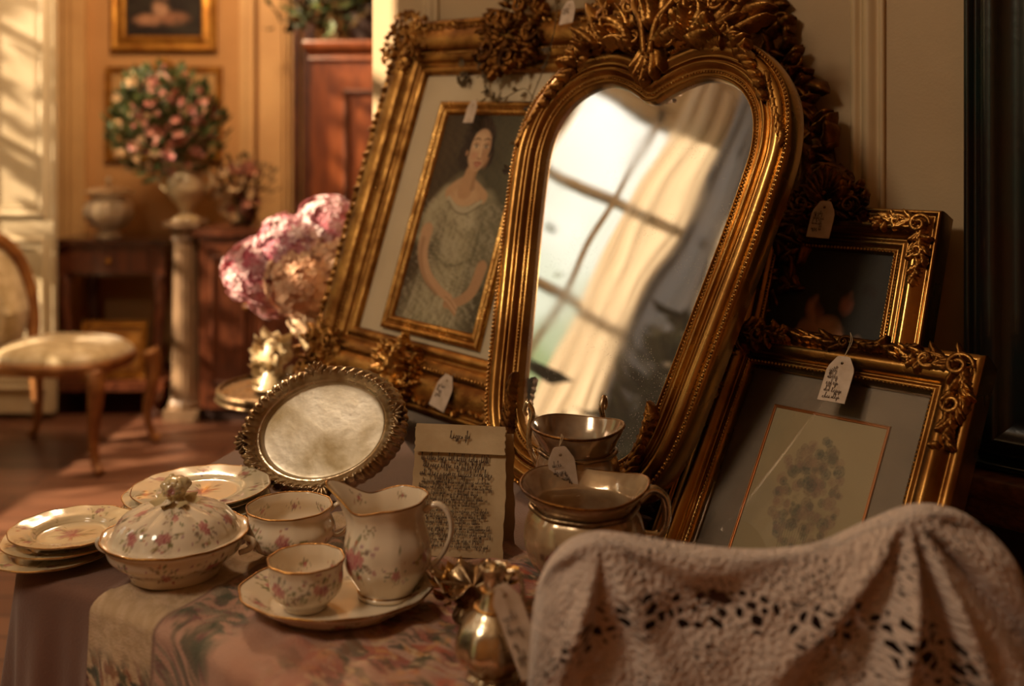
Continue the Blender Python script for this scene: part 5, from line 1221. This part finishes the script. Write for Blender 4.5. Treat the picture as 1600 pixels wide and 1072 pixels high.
# large lustre pot and the smaller one behind it
def lustre_pot(name, loc, R, h_, label, seed, dark, scroll_at, loop=None, lip=.004):
    rng = random.Random(seed); t = thing(name, label, 'pot', loc=loc); C0 = 2*PI*R; st = []
    st += spray(rng, C0*.68, R*.6+h_*.42, h_*.30, 4, 22)+spray(rng, C0*.9, R*.6+h_*.5, h_*.18, 2, 10)+spray(rng, C0*.5, R*.6+h_*.5, h_*.18, 1, 10)
    def df(R_, Z, T): f = np.clip((Z/h_-.75)/.25, 0, 1); return R_*(1+.02*np.cos(8*T)*(1-f)+.015*np.cos(3*T+1)*f), Z+f*lip*(np.cos(2*T+.4)+.5*np.cos(3*T))
    china('body', [(0, .003), (R*.55, .001), (R*.60, 0), (R*.62, .004), (R*.66, h_*.08), (R*.86, h_*.28), (R*.93, h_*.48), (R*.88, h_*.68), (R*.80, h_*.78), (R*.83, h_*.84), (R*.97, h_*.95), (R, h_), (R*.97, h_*1.0), (R*.80, h_*.86), (R*.76, h_*.76), (R*.85, h_*.5), (R*.6, h_*.12), (0, h_*.08)], 220, st, t, 'lustre', df, lin(dark), gild=None)
    rim('gilt_rim', R, h_, .0013, t, 'gold_dark', df); rim('neck_band', R*.825, h_*.79, .0022, t, 'silver_tarnish', df)
    for a in scroll_at:
        c, s_ = math.cos(a), math.sin(a); q = lambda d, z: (d*c, d*s_, z)
        MB().tube(spl([q(R*.86, h_*.60), q(R*1.10, h_*.78), q(R*1.08, h_*.98), q(R*1.02, h_*1.08), q(R*1.14, h_*1.16), q(R*1.22, h_*1.09), q(R*1.15, h_*1.05)], 34), [.0032, .003, .0026, .002], 8).build('handle', 'silver', t)
    if loop is not None:
        c, s_ = math.cos(loop), math.sin(loop); q = lambda d, z: (d*c, d*s_, z)
        MB().tube(spl([q(R*.86, h_*.82), q(R*1.08, h_*.92), q(R*1.28, h_*.84), q(R*1.32, h_*.62), q(R*1.2, h_*.46), q(R*.95, h_*.46)], 30), [.005, .0045, .004, .005], 10).build('handle', 'silver', t)
    return t
BP = lustre_pot('lustre_pot', (.066, .937, GZ), .0585, .090, 'big brownish lustre pot with a wavy rim, in front of the mirror foot', 41, 'c9b08c', (), .12, .0035)
SP = lustre_pot('silver_sugar_pot', (.066, 1.033, GZ), .0465, .118, 'smaller silvery pot with curled handles and a tag, just behind the big lustre pot', 43, 'b8a68c', (PI-.35, .95), None, .002)
price_tag(hangM((.046, .9845, .861), .04, .14), .026, .045, 'cream price tag with handwriting hanging on the silvery pot before the mirror', rgT, [(0, .004, .0), (.004, .011, -.003), (.004, .014, -.006)], 4)
# small cruet with its tag, and the gilt leaf ornament
def cruet():
    t = thing('glass_cruet', 'small pear-shaped silver-gilt cruet at the bottom edge, left of the lace', 'bottle', loc=(-.014, .770, GZ))
    fl = lambda R_, Z, T: (R_*(1+.05*np.cos(9*T)*np.clip(1-Z/.06, 0, 1)), Z)
    MB().lathe(rounded([(0, 0), (.018, 0), (.020, .002), (.017, .006), (.026, .016), (.029, .026), (.024, .040), (.013, .052), (.0085, .062), (.0075, .074), (.010, .082), (.0085, .083), (.006, .074), (0, .07)], 6), 90, deform=fl).build('body', 'silver', t)
    for z, r in ((.053, .0135), (.066, .0088)): rim('collar', r, z, .0012, t, 'gold')
    MB().tube(spl([(.008, .0, .078), (.018, -.002, .080), (.022, -.003, .066), (.020, -.002, .050), (.018, 0, .042)], 20), .0018, 8).build('handle', 'silver', t)
cruet()
price_tag(hangM((-.0065, .7365, .8335), -.15, .38), .021, .064, 'long pale pink tag with handwriting leaning on the small cruet beside the lace', rgT, [(0, .004, .004), (-.006, .006, .012), (-.008, .004, .022)], 4)
def leaf_ornament():
    rg = random.Random(55); t = thing('gilt_leaf_dish', 'small crumpled gilt dish with leafy edges, between the cream jug and the big pot', 'dish', loc=(-.033, .868, GZ))
    MB().lathe(rounded([(0, .003), (.014, .0), (.018, .002), (.012, .012), (.014, .020), (.028, .030), (.033, .034), (.026, .033), (0, .022)], 5), 60, deform=lambda R_, Z, T: (R_*(1+.16*np.sin(5*T)*np.clip(Z/.03, 0, 1)), Z+.005*np.sin(7*T)*np.clip(Z/.03, 0, 1))).build('body', 'silver_tarnish', t)
    mb = MB()
    for k in range(34):
        a = rg.uniform(0, 6.28); r = .026; mb2 = leafblade(mb, (r*math.cos(a), r*math.sin(a), rg.uniform(.022, .036)), (math.cos(a), math.sin(a), rg.uniform(-.3, .9)), rg.uniform(.010, .018), .005, rg)
    for k in range(10): a = rg.uniform(0, 6.28); mb.ball((.024*math.cos(a), .024*math.sin(a), .035), rg.uniform(.002, .004), 7, 5)
    mb.build('leaf_edge', 'gold', t)
leaf_ornament()
# ================================================================== crochet lace over a chair back
RP = np.array([(.012, .735), (.012, .79), (.018, .842), (.034, .870), (.058, .881), (.09, .878), (.13, .8715), (.175, .8685), (.215, .873), (.25, .888), (.284, .9005), (.315, .896), (.338, .878), (.352, .850), (.366, .815), (.376, .77), (.380, .735)])
kk = .976; RP = np.stack([RP[:, 0]*kk, H-(H-RP[:, 1])*kk], 1)
def lace():
    ns, nt_ = 240, 110; S = spl(RP, ns); d = np.concatenate([[0], np.cumsum(np.linalg.norm(np.diff(S, axis=0), axis=1))]); d = d/d[-1]
    Y0 = .695; rows = []; cols = []
    w_ = np.interp(d, [0, .12, .25, .7, .88, 1], [0, .2, 1, 1, .25, 0])
    for j in range(nt_):
        t = j/(nt_-1)*1.25-.25         # negative: behind the crest
        if t < 0:
            a = -t/.25; y = Y0+.035*math.sin(min(1, a*2)*PI/2)+0*d; z = S[:, 1]-.10*max(0, a-.15); x = S[:, 0]
            z = S[:, 1]-.0015*0-.11*max(0, a-.12)*1.0
        else:
            drop = np.maximum(0, t-.05)*.34
            cx = .20; x = S[:, 0]+(S[:, 0]-cx)*.10*t
            z = S[:, 1]-drop*(.35+.65*w_)*1.0
            # folds fanning out from the two peaks of the chair back
            f = np.zeros(ns)
            for (px, pz, A_, kf, wr) in ((.268, H-(H-.9005)*kk, .020, 10., 1.), (.060, H-(H-.881)*kk, .014, 6.5, .8)):
                dx_, dz_ = x-px, pz-z; ds = np.hypot(dx_, dz_)+1e-6; an = np.arctan2(dz_, -dx_)
                wg = np.exp(-(ds/(.16*wr))**2)*np.clip(ds/.03, 0, 1); f = f+A_*wg*(np.sin(an*kf+.6)+.35*np.sin(an*kf*2.3+2))*min(1, t*5)
            f = f-.010*np.exp(-((S[:, 0]-.165)/.05)**2)*min(1, t*2.5)+.0016*np.sin(S[:, 0]*170-t*9)*min(1, t*3)
            y = Y0-.022*math.sin(min(1, t*4)*PI/2)-.05*t-f
        rows.append(np.stack([x, y+0*x, z+0*x], -1)); cols.append(np.stack([d*.40, np.full(ns, t*.30), np.zeros(ns)], -1))
    P = np.array(rows); Cc = np.array(cols)
    mb = MB().grid(P, col=Cc.reshape(-1, 3), flip=True); tag(mb.build('lace_cloth', 'crochet_lace', color=True), 'pale pink crochet lace cloth draped over a chair back at the lower right', 'lace cloth')
lace()
def lace_chair():
    t = thing('draped_chair', 'dark wooden chair hidden under the crochet lace at the lower right', 'chair', loc=(.2, .70, 0))
    S = spl(RP[3:14], 60); mb = MB()
    G = []
    for (x, z) in S:
        zt = z-.006; G.append([(x-.2, .012, .58), (x-.2, .012, zt-.01), (x-.2, .006, zt-.002), (x-.2, -.006, zt-.002), (x-.2, -.012, zt-.01), (x-.2, -.012, .58)])
    G = np.array(G); b0 = mb.n; mb.grid(G, cv=True, flip=True); mb.f.append(tuple(range(5, -1, -1))); mb.f.append(tuple(59*6+k for k in range(6)))
    mb.build('backrest', 'chair_cloth', t)
    for sx in (-.15, .13):
        MB().tube([(sx, 0, .6), (sx, 0, .45), (sx, .01, 0)], [.017, .018, .015], 8).build('leg', 'dark_wood', t); MB().tube([(sx, -.36, .43), (sx, -.36, 0)], [.018, .014], 8).build('leg', 'dark_wood', t)
    MB().box(-.18, .16, -.38, .015, .42, .46).build('seat', 'chair_cloth', t, smooth=False)
lace_chair()
